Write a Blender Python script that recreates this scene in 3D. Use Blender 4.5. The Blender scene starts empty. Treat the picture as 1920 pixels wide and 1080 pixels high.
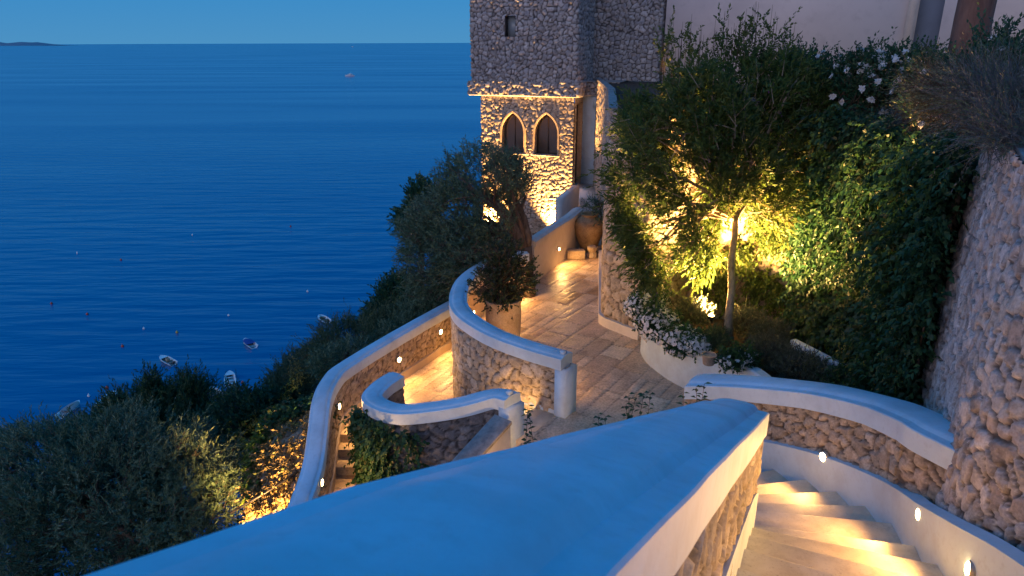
import bpy, math, random
import numpy as np
from mathutils import Vector
R = math.radians
rng = np.random.default_rng(7)
random.seed(7)
scene = bpy.context.scene
COL = scene.collection

# ------------------------------------------------------------ camera, sky, exposure
F = 1300.0
PITCH = math.atan(461 / F)
ROLL = R(0.19)
CAM = np.array([0.0, 0.0, 5.5])
_fw = np.array([0, math.cos(PITCH), -math.sin(PITCH)])
_up0 = np.array([0, math.sin(PITCH), math.cos(PITCH)])
_rt0 = np.array([1.0, 0, 0])
RT = _rt0 * math.cos(ROLL) - _up0 * math.sin(ROLL)
UP = _up0 * math.cos(ROLL) + _rt0 * math.sin(ROLL)
cd = bpy.data.cameras.new('camera'); cam = bpy.data.objects.new('camera', cd); COL.objects.link(cam)
cam.location = CAM
from mathutils import Matrix
cam.rotation_euler = Matrix((RT, UP, -_fw)).transposed().to_euler()
cd.sensor_width = 36; cd.lens = 36 * F / 1920
cd.clip_start = 0.05; cd.clip_end = 120000
cd.dof.use_dof = True; cd.dof.focus_distance = 14.0; cd.dof.aperture_fstop = 6.5
scene.camera = cam

w = bpy.data.worlds.new('World'); scene.world = w; w.use_nodes = True
nt = w.node_tree; nt.nodes.clear()
out = nt.nodes.new('ShaderNodeOutputWorld'); bg = nt.nodes.new('ShaderNodeBackground')
tc = nt.nodes.new('ShaderNodeTexCoord'); sx = nt.nodes.new('ShaderNodeSeparateXYZ')
nt.links.new(tc.outputs['Generated'], sx.inputs[0])
rp = nt.nodes.new('ShaderNodeValToRGB')
nt.links.new(sx.outputs['Z'], rp.inputs[0])
el = rp.color_ramp.elements
el[0].position = 0.0; el[0].color = (0.048, 0.188, 0.36, 1)
el[1].position = 1.0; el[1].color = (0.0, 0.12, 0.38, 1)
e = el.new(0.08); e.color = (0.024, 0.165, 0.38, 1)
e = el.new(0.35); e.color = (0.002, 0.15, 0.40, 1)
dp = nt.nodes.new('ShaderNodeVectorMath'); dp.operation = 'DOT_PRODUCT'
dp.inputs[1].default_value = (-0.62, -0.78, 0.05)          # the afterglow and the lit hillside lie low behind the viewer, to the left
nt.links.new(tc.outputs['Generated'], dp.inputs[0])
mr = nt.nodes.new('ShaderNodeMapRange'); mr.interpolation_type = 'SMOOTHSTEP'
mr.inputs['From Min'].default_value = 0.22; mr.inputs['From Max'].default_value = 1.0
nt.links.new(dp.outputs['Value'], mr.inputs['Value'])
mx = nt.nodes.new('ShaderNodeMix'); mx.data_type = 'RGBA'
m2 = nt.nodes.new('ShaderNodeMapRange'); m2.interpolation_type = 'SMOOTHSTEP'
m2.inputs['From Min'].default_value = 0.75; m2.inputs['From Max'].default_value = 0.05; nt.links.new(sx.outputs['Z'], m2.inputs['Value'])
mm = nt.nodes.new('ShaderNodeMath'); mm.operation = 'MULTIPLY'; nt.links.new(mr.outputs[0], mm.inputs[0]); nt.links.new(m2.outputs[0], mm.inputs[1])
nt.links.new(mm.outputs[0], mx.inputs[0]); nt.links.new(rp.outputs[0], mx.inputs[6])
mx.inputs[7].default_value = (0.98, 0.78, 0.82, 1)
nt.links.new(mx.outputs[2], bg.inputs[0]); bg.inputs[1].default_value = 1.0
nt.links.new(bg.outputs[0], out.inputs[0])

scene.view_settings.view_transform = 'Standard'; scene.view_settings.look = 'None'
scene.view_settings.exposure = 0.6; scene.view_settings.gamma = 1.0
scene.render.engine = 'CYCLES'
cy = scene.cycles
cy.use_denoising = True
try: cy.denoiser = 'OPENIMAGEDENOISE'
except Exception: pass
cy.max_bounces = 6; cy.diffuse_bounces = 3; cy.glossy_bounces = 2; cy.transmission_bounces = 3; cy.transparent_max_bounces = 6
cy.caustics_reflective = False; cy.caustics_refractive = False
cy.sample_clamp_indirect = 3.0
cy.use_light_tree = True
WARM = (1.0, 0.50, 0.145)

# ------------------------------------------------------------ helpers
def U(px, py, d):
    return CAM + d * (_fw + RT * ((px - 960) / F) + UP * ((540 - py) / F))
def Zp(px, py, z):
    r = _fw + RT * ((px - 960) / F) + UP * ((540 - py) / F)
    return CAM + r * ((z - CAM[2]) / r[2])
def origin(p):
    v = np.zeros(3)
    while p is not None:
        v += np.array(p.location); p = p.parent
    return v
def tag(o, label=None, cat=None, group=None, kind=None):
    if label: o['label'] = label
    if cat: o['category'] = cat
    if group: o['group'] = group
    if kind: o['kind'] = kind
    return o
def empty(name, loc, label, cat, group=None):
    o = bpy.data.objects.new(name, None); COL.objects.link(o); o.location = tuple(loc)
    o.empty_display_size = 0.1
    return tag(o, label, cat, group)
def mesh(name, V, Fs, mat, parent=None, smooth=False, sharp=None, attrs=None, base=None):
    V = np.asarray(V, dtype=np.float64).reshape(-1, 3)
    if parent is not None: o3 = origin(parent)
    elif base is not None: o3 = np.array(base, float)
    else:
        mn = V.min(0); mxv = V.max(0); o3 = np.array([(mn[0]+mxv[0])/2, (mn[1]+mxv[1])/2, mn[2]])
    W = (V - o3).astype(np.float32)
    m = bpy.data.meshes.new(name)
    if isinstance(Fs, np.ndarray): Fs = [Fs]
    if len(Fs) and not isinstance(Fs[0], np.ndarray):        # python list of polygons
        loops = np.array([i for f in Fs for i in f], np.int32); tot = np.array([len(f) for f in Fs], np.int32)
    else:
        loops = np.concatenate([f.ravel() for f in Fs]).astype(np.int32)
        tot = np.concatenate([np.full(len(f), f.shape[1]) for f in Fs]).astype(np.int32)
    start = np.concatenate([[0], np.cumsum(tot)[:-1]]).astype(np.int32)
    m.vertices.add(len(W)); m.vertices.foreach_set('co', W.ravel())
    m.loops.add(len(loops)); m.loops.foreach_set('vertex_index', loops)
    m.polygons.add(len(tot)); m.polygons.foreach_set('loop_start', start); m.polygons.foreach_set('loop_total', tot)
    m.update(calc_edges=True); m.validate()
    if smooth:
        m.polygons.foreach_set('use_smooth', np.ones(len(m.polygons), bool))
        if sharp: m.set_sharp_from_angle(angle=R(sharp))
    if attrs:
        for k, a in attrs.items():
            at = m.attributes.new(k, 'FLOAT', 'POINT'); at.data.foreach_set('value', np.asarray(a, np.float32).ravel())
    m.materials.append(mat)
    o = bpy.data.objects.new(name, m); COL.objects.link(o)
    if parent is not None: o.parent = parent
    else: o.location = tuple(o3)
    return o
class MB:
    def __init__(s): s.V = []; s.F = []
    def add(s, V, Fc):
        n = len(s.V); s.V += [tuple(v) for v in V]; s.F += [tuple(i + n for i in f) for f in Fc]; return s
    def box(s, c, size, rz=0.0, tilt=None):
        cx, cyy, cz = c; a, b, h = [x / 2 for x in size]; ca, sa = math.cos(rz), math.sin(rz)
        V = []
        for z in (-h, h):
            for x, y in ((-a, -b), (a, -b), (a, b), (-a, b)):
                V.append((cx + x * ca - y * sa, cyy + x * sa + y * ca, cz + z + (tilt * x if tilt else 0)))
        return s.add(V, [(3, 2, 1, 0), (4, 5, 6, 7), (0, 1, 5, 4), (1, 2, 6, 5), (2, 3, 7, 6), (3, 0, 4, 7)])
    def prism(s, poly, z0, z1):
        n = len(poly)
        a = sum(poly[i][0] * poly[(i+1) % n][1] - poly[(i+1) % n][0] * poly[i][1] for i in range(n))
        if a < 0: poly = poly[::-1]
        V = [(p[0], p[1], z0) for p in poly] + [(p[0], p[1], z1) for p in poly]
        return s.add(V, [tuple(range(n))[::-1], tuple(range(n, 2*n))] + [(i, (i+1) % n, n + (i+1) % n, n + i) for i in range(n)])
    def tube(s, P, rad, n=6, capped=True):
        P = [np.array(p, float) for p in P]; rad = rad if hasattr(rad, '__len__') else [rad] * len(P)
        V = []; a = np.array([0.3, 0.2, 0.9])
        for i, p in enumerate(P):
            t = P[min(i+1, len(P)-1)] - P[max(i-1, 0)]; t = t / (np.linalg.norm(t) + 1e-9)
            x = np.cross(t, a)
            if np.linalg.norm(x) < 0.1: x = np.cross(t, (1, 0, 0))
            x /= np.linalg.norm(x); y = np.cross(t, x); a = np.cross(x, t)
            for k in range(n):
                q = 2 * math.pi * k / n; V.append(p + rad[i] * (math.cos(q) * x + math.sin(q) * y))
        Fc = [(i*n + k, i*n + (k+1) % n, (i+1)*n + (k+1) % n, (i+1)*n + k) for i in range(len(P)-1) for k in range(n)]
        if capped: Fc += [tuple(range(n))[::-1], tuple((len(P)-1)*n + k for k in range(n))]
        return s.add(V, Fc)
    def lathe(s, c, prof, n=32, wob=0):
        V = []; c = np.array(c, float)
        for i, (r, z) in enumerate(prof):
            for k in range(n):
                q = 2 * math.pi * k / n; rr = r * (1 + wob * math.sin(3*q + i * .7))
                V.append(c + (rr * math.cos(q), rr * math.sin(q), z))
        Fc = [(i*n + k, i*n + (k+1) % n, (i+1)*n + (k+1) % n, (i+1)*n + k) for i in range(len(prof)-1) for k in range(n)]
        Fc += [tuple(range(n))[::-1], tuple((len(prof)-1)*n + k for k in range(n))]
        return s.add(V, Fc)
    def build(s, name, mat, parent=None, **k):
        return mesh(name, np.array(s.V), s.F, mat, parent, **k)
def bevel(o, wd=0.01, seg=2):
    b = o.modifiers.new('bevel', 'BEVEL'); b.width = wd; b.segments = seg; b.limit_method = 'ANGLE'; b.angle_limit = R(35)
    return o

def resample(P, step, curve=True):
    """points (n,k) -> evenly spaced points along a Catmull-Rom curve or a polyline"""
    P = np.array(P, float)
    if curve and len(P) > 2:
        Q = np.vstack([2*P[0]-P[1], P, 2*P[-1]-P[-2]]); o = []
        for i in range(1, len(Q)-2):
            for t in np.linspace(0, 1, 24, endpoint=False):
                a, b, c, d = Q[i-1], Q[i], Q[i+1], Q[i+2]
                o.append(0.5*((2*b) + (-a+c)*t + (2*a-5*b+4*c-d)*t*t + (-a+3*b-3*c+d)*t**3))
        o.append(P[-1]); P = np.array(o)
    L = np.concatenate([[0], np.cumsum(np.linalg.norm(np.diff(P[:, :2], axis=0), axis=1))])
    n = max(2, int(round(L[-1] / step)) + 1); s = np.linspace(0, L[-1], n)
    return np.stack([np.interp(s, L, P[:, k]) for k in range(P.shape[1])], 1)
def normals(P):
    t = np.gradient(P[:, :2], axis=0); t /= np.linalg.norm(t, axis=1)[:, None] + 1e-9
    return np.stack([-t[:, 1], t[:, 0]], 1)            # left of travel
def offset(P, d):
    Q = P.copy(); Q[:, :2] += normals(P) * d; return Q
def sweep(name, P, prof, mat, parent, sharp=40, ends=True):
    """prof: closed list of (offset to the left, dz)"""
    N = normals(P); m = len(prof); V = np.zeros((len(P), m, 3))
    for j, (o, dz) in enumerate(prof):
        V[:, j, :2] = P[:, :2] + N * o; V[:, j, 2] = P[:, 2] + dz
    if name == 'coping':                    # hand-laid plaster is never quite straight
        wz = (fbm(V[:, :, 0]*1.7+V[:, :, 1]*.4, V[:, :, 1]*1.7, 61, 4)-.47)*.010; V[:, :, 2] += wz
        V[:, :, :2] += (N*((fbm(P[:, 0]*2.1, P[:, 1]*2.1, 62, 3)-.45)*.010)[:, None])[:, None, :]
    n = len(P); Fc = []
    for i in range(n-1):
        for j in range(m):
            k = (j+1) % m; Fc.append((i*m+j, i*m+k, (i+1)*m+k, (i+1)*m+j))
    if ends: Fc += [tuple(range(m))[::-1], tuple((n-1)*m + j for j in range(m))]
    return mesh(name, V.reshape(-1, 3), Fc, mat, parent, smooth=True, sharp=sharp)

# hash noise
def h2(ix, iy, s):
    n = (ix.astype(np.int64) * 374761393 + iy.astype(np.int64) * 668265263 + s * 1442695041) & 0xffffffff
    n = ((n ^ (n >> 13)) * 1274126177) & 0xffffffff; n = ((n ^ (n >> 16)) * 2246822519) & 0xffffffff
    return ((n ^ (n >> 15)) & 0xffffff) / float(0xffffff)
def vn(x, y, s=0):
    ix = np.floor(x); iy = np.floor(y); fx = x-ix; fy = y-iy; fx = fx*fx*(3-2*fx); fy = fy*fy*(3-2*fy)
    a = h2(ix, iy, s); b = h2(ix+1, iy, s); c = h2(ix, iy+1, s); d = h2(ix+1, iy+1, s)
    return (a*(1-fx)+b*fx)*(1-fy) + (c*(1-fx)+d*fx)*fy
def fbm(x, y, s=0, o=4):
    v = 0; a = 0.5
    for k in range(o): v = v + a * vn(x * 2**k, y * 2**k, s+k); a *= 0.5
    return v
def cobble(u, v, cu, cv, seed, warp=0.35, jit=0.85):
    wu = u/cu + warp*(fbm(u/cu*.9, v/cv*.9, seed+50, 2)-0.38)*2
    wv = v/cv + warp*(fbm(u/cu*.9+9.1, v/cv*.9+3.7, seed+60, 2)-0.38)*2
    iu = np.floor(wu); iv = np.floor(wv)
    f1 = np.full(u.shape, 9.0); f2 = np.full(u.shape, 9.0); idr = np.zeros(u.shape); du = np.zeros(u.shape); dv = np.zeros(u.shape)
    for a in (-2, -1, 0, 1, 2):
        for b in (-2, -1, 0, 1, 2):
            if abs(a) + abs(b) > 3: continue
            cx = iu+a; cyy = iv+b
            pxx = cx + 0.5 + jit*(h2(cx, cyy, seed)-0.5); pyy = cyy + 0.5 + jit*(h2(cx, cyy, seed+1)-0.5)
            sz = 0.74 + 0.52*h2(cx, cyy, seed+3)                    # stones of different sizes
            d = np.hypot(wu-pxx, wv-pyy) / sz
            c1 = d < f1; c2 = (~c1) & (d < f2)
            f2 = np.where(c1, f1, np.where(c2, d, f2)); f1n = np.where(c1, d, f1)
            idr = np.where(c1, h2(cx, cyy, seed+2), idr); du = np.where(c1, wu-pxx, du); dv = np.where(c1, wv-pyy, dv); f1 = f1n
    e = f2 - f1
    r2 = (idr * 57.31) % 1; r3 = (idr * 131.7) % 1; r4 = (idr*311.9) % 1
    return e, idr, du, dv, r2, r3, r4
def relief(u, v, cu, cv, seed, depth, rounded, warp=0.35, tilt=0.5):
    e, idr, du, dv, r2, r3, r4 = cobble(u, v, cu, cv, seed, warp)
    if rounded:
        m = np.sin(np.clip(e/.50, 0, 1)*math.pi/2)
        h = m*(.62+.38*r2) + m*.12*(fbm(u/cu*3, v/cv*3, seed+70, 3)-.45)
        return depth*h, idr, np.clip((e-.05)/.14, 0, 1)
    m = np.clip((e-.05)/.15, 0, 1); m = m*m*(3-2*m)
    # every stone is broken into a few flat facets
    e2, id2, fu, fv, q2, q3, q4 = cobble(u+3.3, v+1.7, cu*.62, cv*.62, seed+200, .25)
    h = m*(.50 + .40*r2 + tilt*1.5*(du*(r3-.5) + dv*(r4-.5)) + .16*(q2-.5) + tilt*.5*(fu*(q3-.5)+fv*(q4-.5)))
    h = h + m*.14*(fbm(u/cu*3.1, v/cv*3.1, seed+70, 4)-.45)
    return depth*h, idr, np.clip((e-.05)/.07, 0, 1)
def ribbon(name, B, T, mat, parent, out=1, cu=0.24, cv=0.2, depth=0.05, res=0.035, seed=1, rounded=False, hole=None, useed=None, warp=0.35, nv=None, corner=None, tilt=0.5, closed=False):
    """stone face between bottom path B and top path T (both n x 3, already fine), out=+1 faces left of travel"""
    n = len(B); hmax = (T[:, 2]-B[:, 2]).max(); nv = nv or max(2, int(hmax/res)+1)
    N = normals(B) * out
    if closed:
        t = (np.roll(B[:, :2], -1, axis=0) - np.roll(B[:, :2], 1, axis=0)); t /= np.linalg.norm(t, axis=1)[:, None]; N = np.stack([-t[:, 1], t[:, 0]], 1)*out
    L = np.concatenate([[0], np.cumsum(np.linalg.norm(np.diff(B[:, :2], axis=0), axis=1))])
    f = np.linspace(0, 1, nv)
    P = B[:, None, :]*(1-f)[None, :, None] + T[:, None, :]*f[None, :, None]
    u = np.repeat(L[:, None], nv, 1); v = P[:, :, 2]
    h, rid, ed = relief(u, v, cu, cv, seed, depth, rounded, warp, tilt)
    P = P.copy(); P[:, :, 0] += N[:, 0][:, None]*h; P[:, :, 1] += N[:, 1][:, None]*h
    idx = np.arange(n*nv).reshape(n, nv)
    q = np.stack([idx[:-1, :-1], idx[1:, :-1], idx[1:, 1:], idx[:-1, 1:]], -1).reshape(-1, 4)
    if out < 0: pass
    else: q = q[:, ::-1]
    if hole is not None:
        uc = (u[:-1, :-1]+u[1:, 1:])/2; vc = (v[:-1, :-1]+v[1:, 1:])/2
        q = q[~hole(uc, vc).ravel()]
    return mesh(name, P.reshape(-1, 3), q, mat, parent, smooth=True, attrs={'rnd': rid, 'edge': ed})
def contour(P, th, zb):
    """closed outline of a wall: P centre path, th thickness, returns bottom and top rings (travel so that 'right' is outward)"""
    a = offset(P, th/2); b = offset(P, -th/2)[::-1]
    k = max(3, int(th/0.035))
    e1 = np.array([a[-1]*(1-t)+b[0]*t for t in np.linspace(0, 1, k+1)[1:-1]]); e2 = np.array([b[-1]*(1-t)+a[0]*t for t in np.linspace(0, 1, k+1)[1:]])
    T = np.vstack([a, e1, b, e2]); B = T.copy(); B[:, 2] = zb
    return B, T
CAPP = [(-1, 0), (-1, .175), (-.97, .183), (-.70, .188), (-.66, .190), (-.58, .214), (-.50, .226), (-.25, .236), (0, .238), (.25, .236), (.50, .226), (.58, .214), (.66, .190), (.70, .188), (.97, .183), (1, .175), (1, 0)]
def cap(P, wd, mat, parent, h=1.0, top=0.18, hump=1.0):
    """P path at shoulder height"""
    prof = [(o*wd/2, ((z if z < .189 else .189+(z-.189)*hump)-top)*h) for o, z in CAPP]
    return sweep('coping', P, prof, mat, parent, sharp=32)

# ------------------------------------------------------------ materials
def newmat(name):
    m = bpy.data.materials.new(name); m.use_nodes = True; nt = m.node_tree; b = nt.nodes['Principled BSDF']
    return m, nt, b
def N_(nt, t, **k):
    n = nt.nodes.new(t)
    for a, v in k.items():
        if hasattr(n, a) and not isinstance(v, tuple): setattr(n, a, v)
    return n
def noise(nt, scale, detail=4, rough=0.55, vec=None):
    n = nt.nodes.new('ShaderNodeTexNoise'); n.inputs['Scale'].default_value = scale; n.inputs['Detail'].default_value = detail; n.inputs['Roughness'].default_value = rough
    if vec is None:
        t = nt.nodes.new('ShaderNodeTexCoord'); vec = t.outputs['Object']
    nt.links.new(vec, n.inputs['Vector']); return n
def ramp(nt, inp, stops, interp='LINEAR'):
    r = nt.nodes.new('ShaderNodeValToRGB'); r.color_ramp.interpolation = interp
    e = r.color_ramp.elements
    while len(e) > 1: e.remove(e[-1])
    e[0].position = stops[0][0]; e[0].color = (*stops[0][1], 1)
    for p, c in stops[1:]:
        x = e.new(p); x.color = (*c, 1)
    nt.links.new(inp, r.inputs[0]); return r
def mixc(nt, a, b, f, mode='MIX'):
    m = nt.nodes.new('ShaderNodeMix'); m.data_type = 'RGBA'; m.blend_type = mode
    for s, i in ((f, 0), (a, 6), (b, 7)):
        if hasattr(s, 'links') or hasattr(s, 'is_output'): nt.links.new(s, m.inputs[i])
        else: m.inputs[i].default_value = s if i == 0 else (*s, 1)
    return m.outputs[2]
def bump(nt, b, hs, strength=0.5, dist=0.02, prev=None):
    n = nt.nodes.new('ShaderNodeBump'); n.inputs['Strength'].default_value = strength; n.inputs['Distance'].default_value = dist
    nt.links.new(hs, n.inputs['Height'])
    if prev is not None: nt.links.new(prev, n.inputs['Normal'])
    nt.links.new(n.outputs[0], b.inputs['Normal']); return n.outputs[0]
def attr(nt, name):
    a = nt.nodes.new('ShaderNodeAttribute'); a.attribute_name = name; return a.outputs['Fac']
def plaster(name, c, var=0.12, rough=0.6, scale=2.2, stain=None, bmp=0.25):
    m, nt, b = newmat(name)
    n1 = noise(nt, scale, 5, 0.6); n2 = noise(nt, scale*9, 4, 0.6)
    lo = tuple(x*(1-var*1.8) for x in c); hi = tuple(min(1, x*(1+var*0.5)) for x in c)
    r = ramp(nt, n1.outputs[0], [(0.3, lo), (0.5, c), (0.7, hi)])
    col = mixc(nt, r.outputs[0], tuple(x*0.82 for x in c), ramp(nt, n2.outputs[0], [(0.54, (0, 0, 0)), (0.72, (.6, .6, .6))]).outputs[0])
    if stain:
        n3 = noise(nt, 0.9, 6, 0.7); col = mixc(nt, col, stain, ramp(nt, n3.outputs[0], [(0.5, (0, 0, 0)), (0.72, (.7, .7, .7))]).outputs[0])
    nt.links.new(col, b.inputs['Base Color']); b.inputs['Roughness'].default_value = rough
    p = bump(nt, b, n2.outputs[0], bmp, 0.004); bump(nt, b, n1.outputs[0], bmp, 0.015, p)
    return m
def stone(name, cols, mortar, rough=0.85, patch=(.33, .24, .16)):
    m, nt, b = newmat(name)
    k = len(cols); st = [((i+0.5)/k, c) for i, c in enumerate(cols)]
    r = ramp(nt, attr(nt, 'rnd'), st)
    n1 = noise(nt, 9, 6, 0.65); n2 = noise(nt, 45, 4, 0.6)
    v = ramp(nt, n1.outputs[0], [(0.28, (.5, .48, .46)), (0.5, (.95, .95, .95)), (0.75, (1.3, 1.3, 1.3))])
    c1 = mixc(nt, r.outputs[0], v.outputs[0], 1.0, 'MULTIPLY')
    v2 = ramp(nt, n2.outputs[0], [(0.35, (.72, .72, .72)), (0.6, (1.08, 1.08, 1.08))])
    c1 = mixc(nt, c1, v2.outputs[0], 0.8, 'MULTIPLY')
    n3 = noise(nt, 4.3, 5, 0.7); c1 = mixc(nt, c1, patch, ramp(nt, n3.outputs[0], [(0.54, (0, 0, 0)), (0.70, (.65, .65, .65))]).outputs[0])
    c2 = mixc(nt, mortar, c1, attr(nt, 'edge'))
    nt.links.new(c2, b.inputs['Base Color']); b.inputs['Roughness'].default_value = rough
    p = bump(nt, b, n2.outputs[0], 0.55, 0.006); bump(nt, b, n1.outputs[0], 0.6, 0.02, p)
    return m
M = {}
M['white'] = plaster('sky_tinted_limewash', (.56, .70, .80), 0.11, 0.55, bmp=.4, stain=(.46, .52, .56))  # white paint, with the blue of the dusk sky tinted into its colour
M['cream'] = plaster('cream_plaster', (.70, .66, .60), 0.10, 0.7)
M['facade'] = plaster('house_plaster', (.82, .78, .78), 0.10, 0.75, 0.35)
M['recess_shade'] = plaster('recess_shade_plaster', (.20, .27, .38), 0.08, 0.7, 0.5)  # dusk shade of the house recess painted in as a dark blue-grey
M['fawn'] = plaster('fawn_plaster', (.50, .42, .33), 0.10, 0.75, 0.8)
M['stone_warm'] = stone('honey_rubble', [(.40, .33, .25), (.50, .43, .34), (.33, .29, .24), (.46, .38, .30), (.55, .49, .41), (.36, .30, .23)], (.085, .065, .05))
M['stone_right'] = stone('pale_rubble', [(.52, .48, .46), (.61, .57, .54), (.46, .43, .42), (.56, .49, .42), (.42, .40, .41), (.68, .64, .61), (.36, .32, .30)], (.07, .06, .055), patch=(.42, .27, .18))
M['stone_tower'] = stone('grey_cobble', [(.34, .33, .33), (.44, .43, .42), (.26, .25, .25), (.38, .34, .31), (.52, .50, .49), (.30, .30, .32)], (.035, .03, .03), patch=(.30, .27, .25))
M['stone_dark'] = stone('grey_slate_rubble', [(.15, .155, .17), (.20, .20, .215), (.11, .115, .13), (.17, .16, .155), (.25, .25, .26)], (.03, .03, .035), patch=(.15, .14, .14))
M['rock'] = stone('tuff_rock', [(.32, .25, .17), (.38, .30, .20), (.26, .21, .15)], (.16, .12, .08))
def paving_mat():
    m, nt, b = newmat('travertine_paving')
    r = ramp(nt, attr(nt, 'rnd'), [(0.05, (.66, .47, .32)), (0.25, (.76, .60, .43)), (0.45, (.56, .41, .28)), (0.6, (.80, .65, .48)), (0.75, (.68, .48, .29)), (0.88, (.68, .54, .40)), (0.97, (.44, .29, .17))])
    n1 = noise(nt, 3.5, 6, 0.7); n2 = noise(nt, 28, 5, 0.65); n3 = noise(nt, 0.8, 3, 0.5)
    v = ramp(nt, n1.outputs[0], [(0.3, (.62, .58, .56)), (0.5, (.95, .95, .95)), (0.72, (1.2, 1.2, 1.2))])
    c = mixc(nt, r.outputs[0], v.outputs[0], 1.0, 'MULTIPLY')
    c = mixc(nt, c, ramp(nt, n2.outputs[0], [(0.36, (.66, .64, .62)), (0.6, (1.05, 1.05, 1.05))]).outputs[0], 0.8, 'MULTIPLY')
    c = mixc(nt, (.17, .13, .10), c, attr(nt, 'edge'))
    nt.links.new(c, b.inputs['Base Color'])
    rr = ramp(nt, n1.outputs[0], [(0.3, (.28, .28, .28)), (0.7, (.55, .55, .55))]); nt.links.new(rr.outputs[0], b.inputs['Roughness'])
    p = bump(nt, b, n2.outputs[0], 0.5, 0.005); bump(nt, b, n1.outputs[0], 0.5, 0.02, p)
    return m
M['paving'] = paving_mat()
def tread_mat():
    m, nt, b = newmat('pale_step_stone')
    n1 = noise(nt, 2.5, 6, 0.65); n2 = noise(nt, 60, 4, 0.7)
    r = ramp(nt, n1.outputs[0], [(0.3, (.50, .42, .31)), (0.5, (.62, .53, .40)), (0.7, (.72, .64, .52))])
    c = mixc(nt, r.outputs[0], (.30, .22, .15), ramp(nt, n2.outputs[0], [(0.58, (0, 0, 0)), (0.72, (.7, .7, .7))]).outputs[0])
    n3 = noise(nt, 7, 7, 0.75); c = mixc(nt, c, (.40, .32, .22), ramp(nt, n3.outputs[0], [(0.5, (0, 0, 0)), (0.68, (.55, .55, .55))]).outputs[0])
    nt.links.new(c, b.inputs['Base Color']); b.inputs['Roughness'].default_value = 0.55; b.inputs['Specular IOR Level'].default_value = 0.35
    bump(nt, b, n2.outputs[0], 0.35, 0.004)
    return m
M['tread'] = tread_mat()
def soil_mat(name, a, c, scale=3):
    m, nt, b = newmat(name); n1 = noise(nt, scale, 8, 0.7); n2 = noise(nt, scale*12, 5, 0.7)
    r = ramp(nt, n1.outputs[0], [(0.3, a), (0.7, c)]); nt.links.new(r.outputs[0], b.inputs['Base Color']); b.inputs['Roughness'].default_value = 0.95
    p = bump(nt, b, n2.outputs[0], 0.8, 0.03); bump(nt, b, n1.outputs[0], 0.8, 0.1, p); return m
M['soil'] = soil_mat('garden_soil', (.05, .035, .022), (.11, .08, .055))
M['scree'] = soil_mat('scrubby_slope', (.035, .04, .025), (.10, .09, .06), 0.5)
def bark(name, a, c, sc=14):
    m, nt, b = newmat(name); t = nt.nodes.new('ShaderNodeTexCoord'); mp = nt.nodes.new('ShaderNodeMapping'); mp.inputs['Scale'].default_value = (1, 1, .22)
    nt.links.new(t.outputs['Object'], mp.inputs[0]); n1 = noise(nt, sc, 7, 0.7, mp.outputs[0])
    r = ramp(nt, n1.outputs[0], [(0.32, a), (0.66, c)]); nt.links.new(r.outputs[0], b.inputs['Base Color']); b.inputs['Roughness'].default_value = 0.9
    bump(nt, b, n1.outputs[0], 0.9, 0.03); return m
M['bark_dark'] = bark('olive_bark', (.05, .035, .026), (.17, .13, .10))
M['bark_pale'] = bark('pale_bark', (.16, .12, .08), (.40, .33, .23), 22)
M['bark_red'] = bark('pine_bark', (.09, .045, .035), (.24, .135, .10), 7)
M['twig'] = bark('twig_bark', (.07, .045, .03), (.16, .11, .07), 30)
def leafm(name, cols, tr=0.35, rough=0.5):
    m, nt, b = newmat(name)
    r = ramp(nt, attr(nt, 'rnd'), [((i+.5)/len(cols), c) for i, c in enumerate(cols)])
    nt.links.new(r.outputs[0], b.inputs['Base Color']); b.inputs['Roughness'].default_value = rough
    b.inputs['Specular IOR Level'].default_value = 0.35
    if tr > 0:
        t = nt.nodes.new('ShaderNodeBsdfTranslucent'); nt.links.new(r.outputs[0], t.inputs[0]); ms = nt.nodes.new('ShaderNodeMixShader'); ms.inputs[0].default_value = tr
        o = nt.nodes['Material Output']; nt.links.new(b.outputs[0], ms.inputs[1]); nt.links.new(t.outputs[0], ms.inputs[2]); nt.links.new(ms.outputs[0], o.inputs[0])
    return m
M['lf_olive'] = leafm('olive_leaf', [(0.071, 0.138, 0.076), (0.119, 0.198, 0.122), (0.053, 0.107, 0.061), (0.166, 0.251, 0.168), (0.095, 0.145, 0.068)], 0.2)
M['lf_tree'] = leafm('buddleia_leaf', [(.06, .12, .03), (.10, .165, .035), (.045, .085, .028), (.14, .185, .04), (.08, .14, .035), (.13, .12, .04)], 0.45)
M['lf_ivy'] = leafm('creeper_leaf', [(0.025, 0.086, 0.04), (0.04, 0.121, 0.052), (0.017, 0.057, 0.032), (0.063, 0.144, 0.046), (0.034, 0.098, 0.052), (0.069, 0.081, 0.034)], 0.38)
M['lf_dark'] = leafm('acacia_leaf', [(0.024, 0.087, 0.047), (0.036, 0.118, 0.056), (0.018, 0.063, 0.035), (0.084, 0.134, 0.047), (0.03, 0.095, 0.047)], 0.3)
M['lf_scrub'] = leafm('scrub_leaf', [(0.054, 0.109, 0.053), (0.084, 0.134, 0.07), (0.036, 0.084, 0.044), (0.12, 0.168, 0.088), (0.072, 0.101, 0.062)], 0.25)
M['lf_grey'] = leafm('santolina_leaf', [(0.08, 0.112, 0.072), (0.12, 0.152, 0.112), (0.056, 0.08, 0.056), (0.16, 0.168, 0.128)], 0.15)
M['lf_lime'] = leafm('young_creeper_leaf', [(.10, .17, .03), (.15, .22, .04), (.07, .12, .03), (.05, .09, .03)], 0.4)
M['lf_pot'] = leafm('pelargonium_leaf', [(0.042, 0.07, 0.035), (0.07, 0.098, 0.042), (0.028, 0.049, 0.028), (0.112, 0.084, 0.042)], 0.25)
M['lf_dry'] = leafm('dry_ivy', [(.22, .16, .07), (.28, .22, .10), (.16, .12, .05), (.12, .16, .05)], 0.3)
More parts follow.
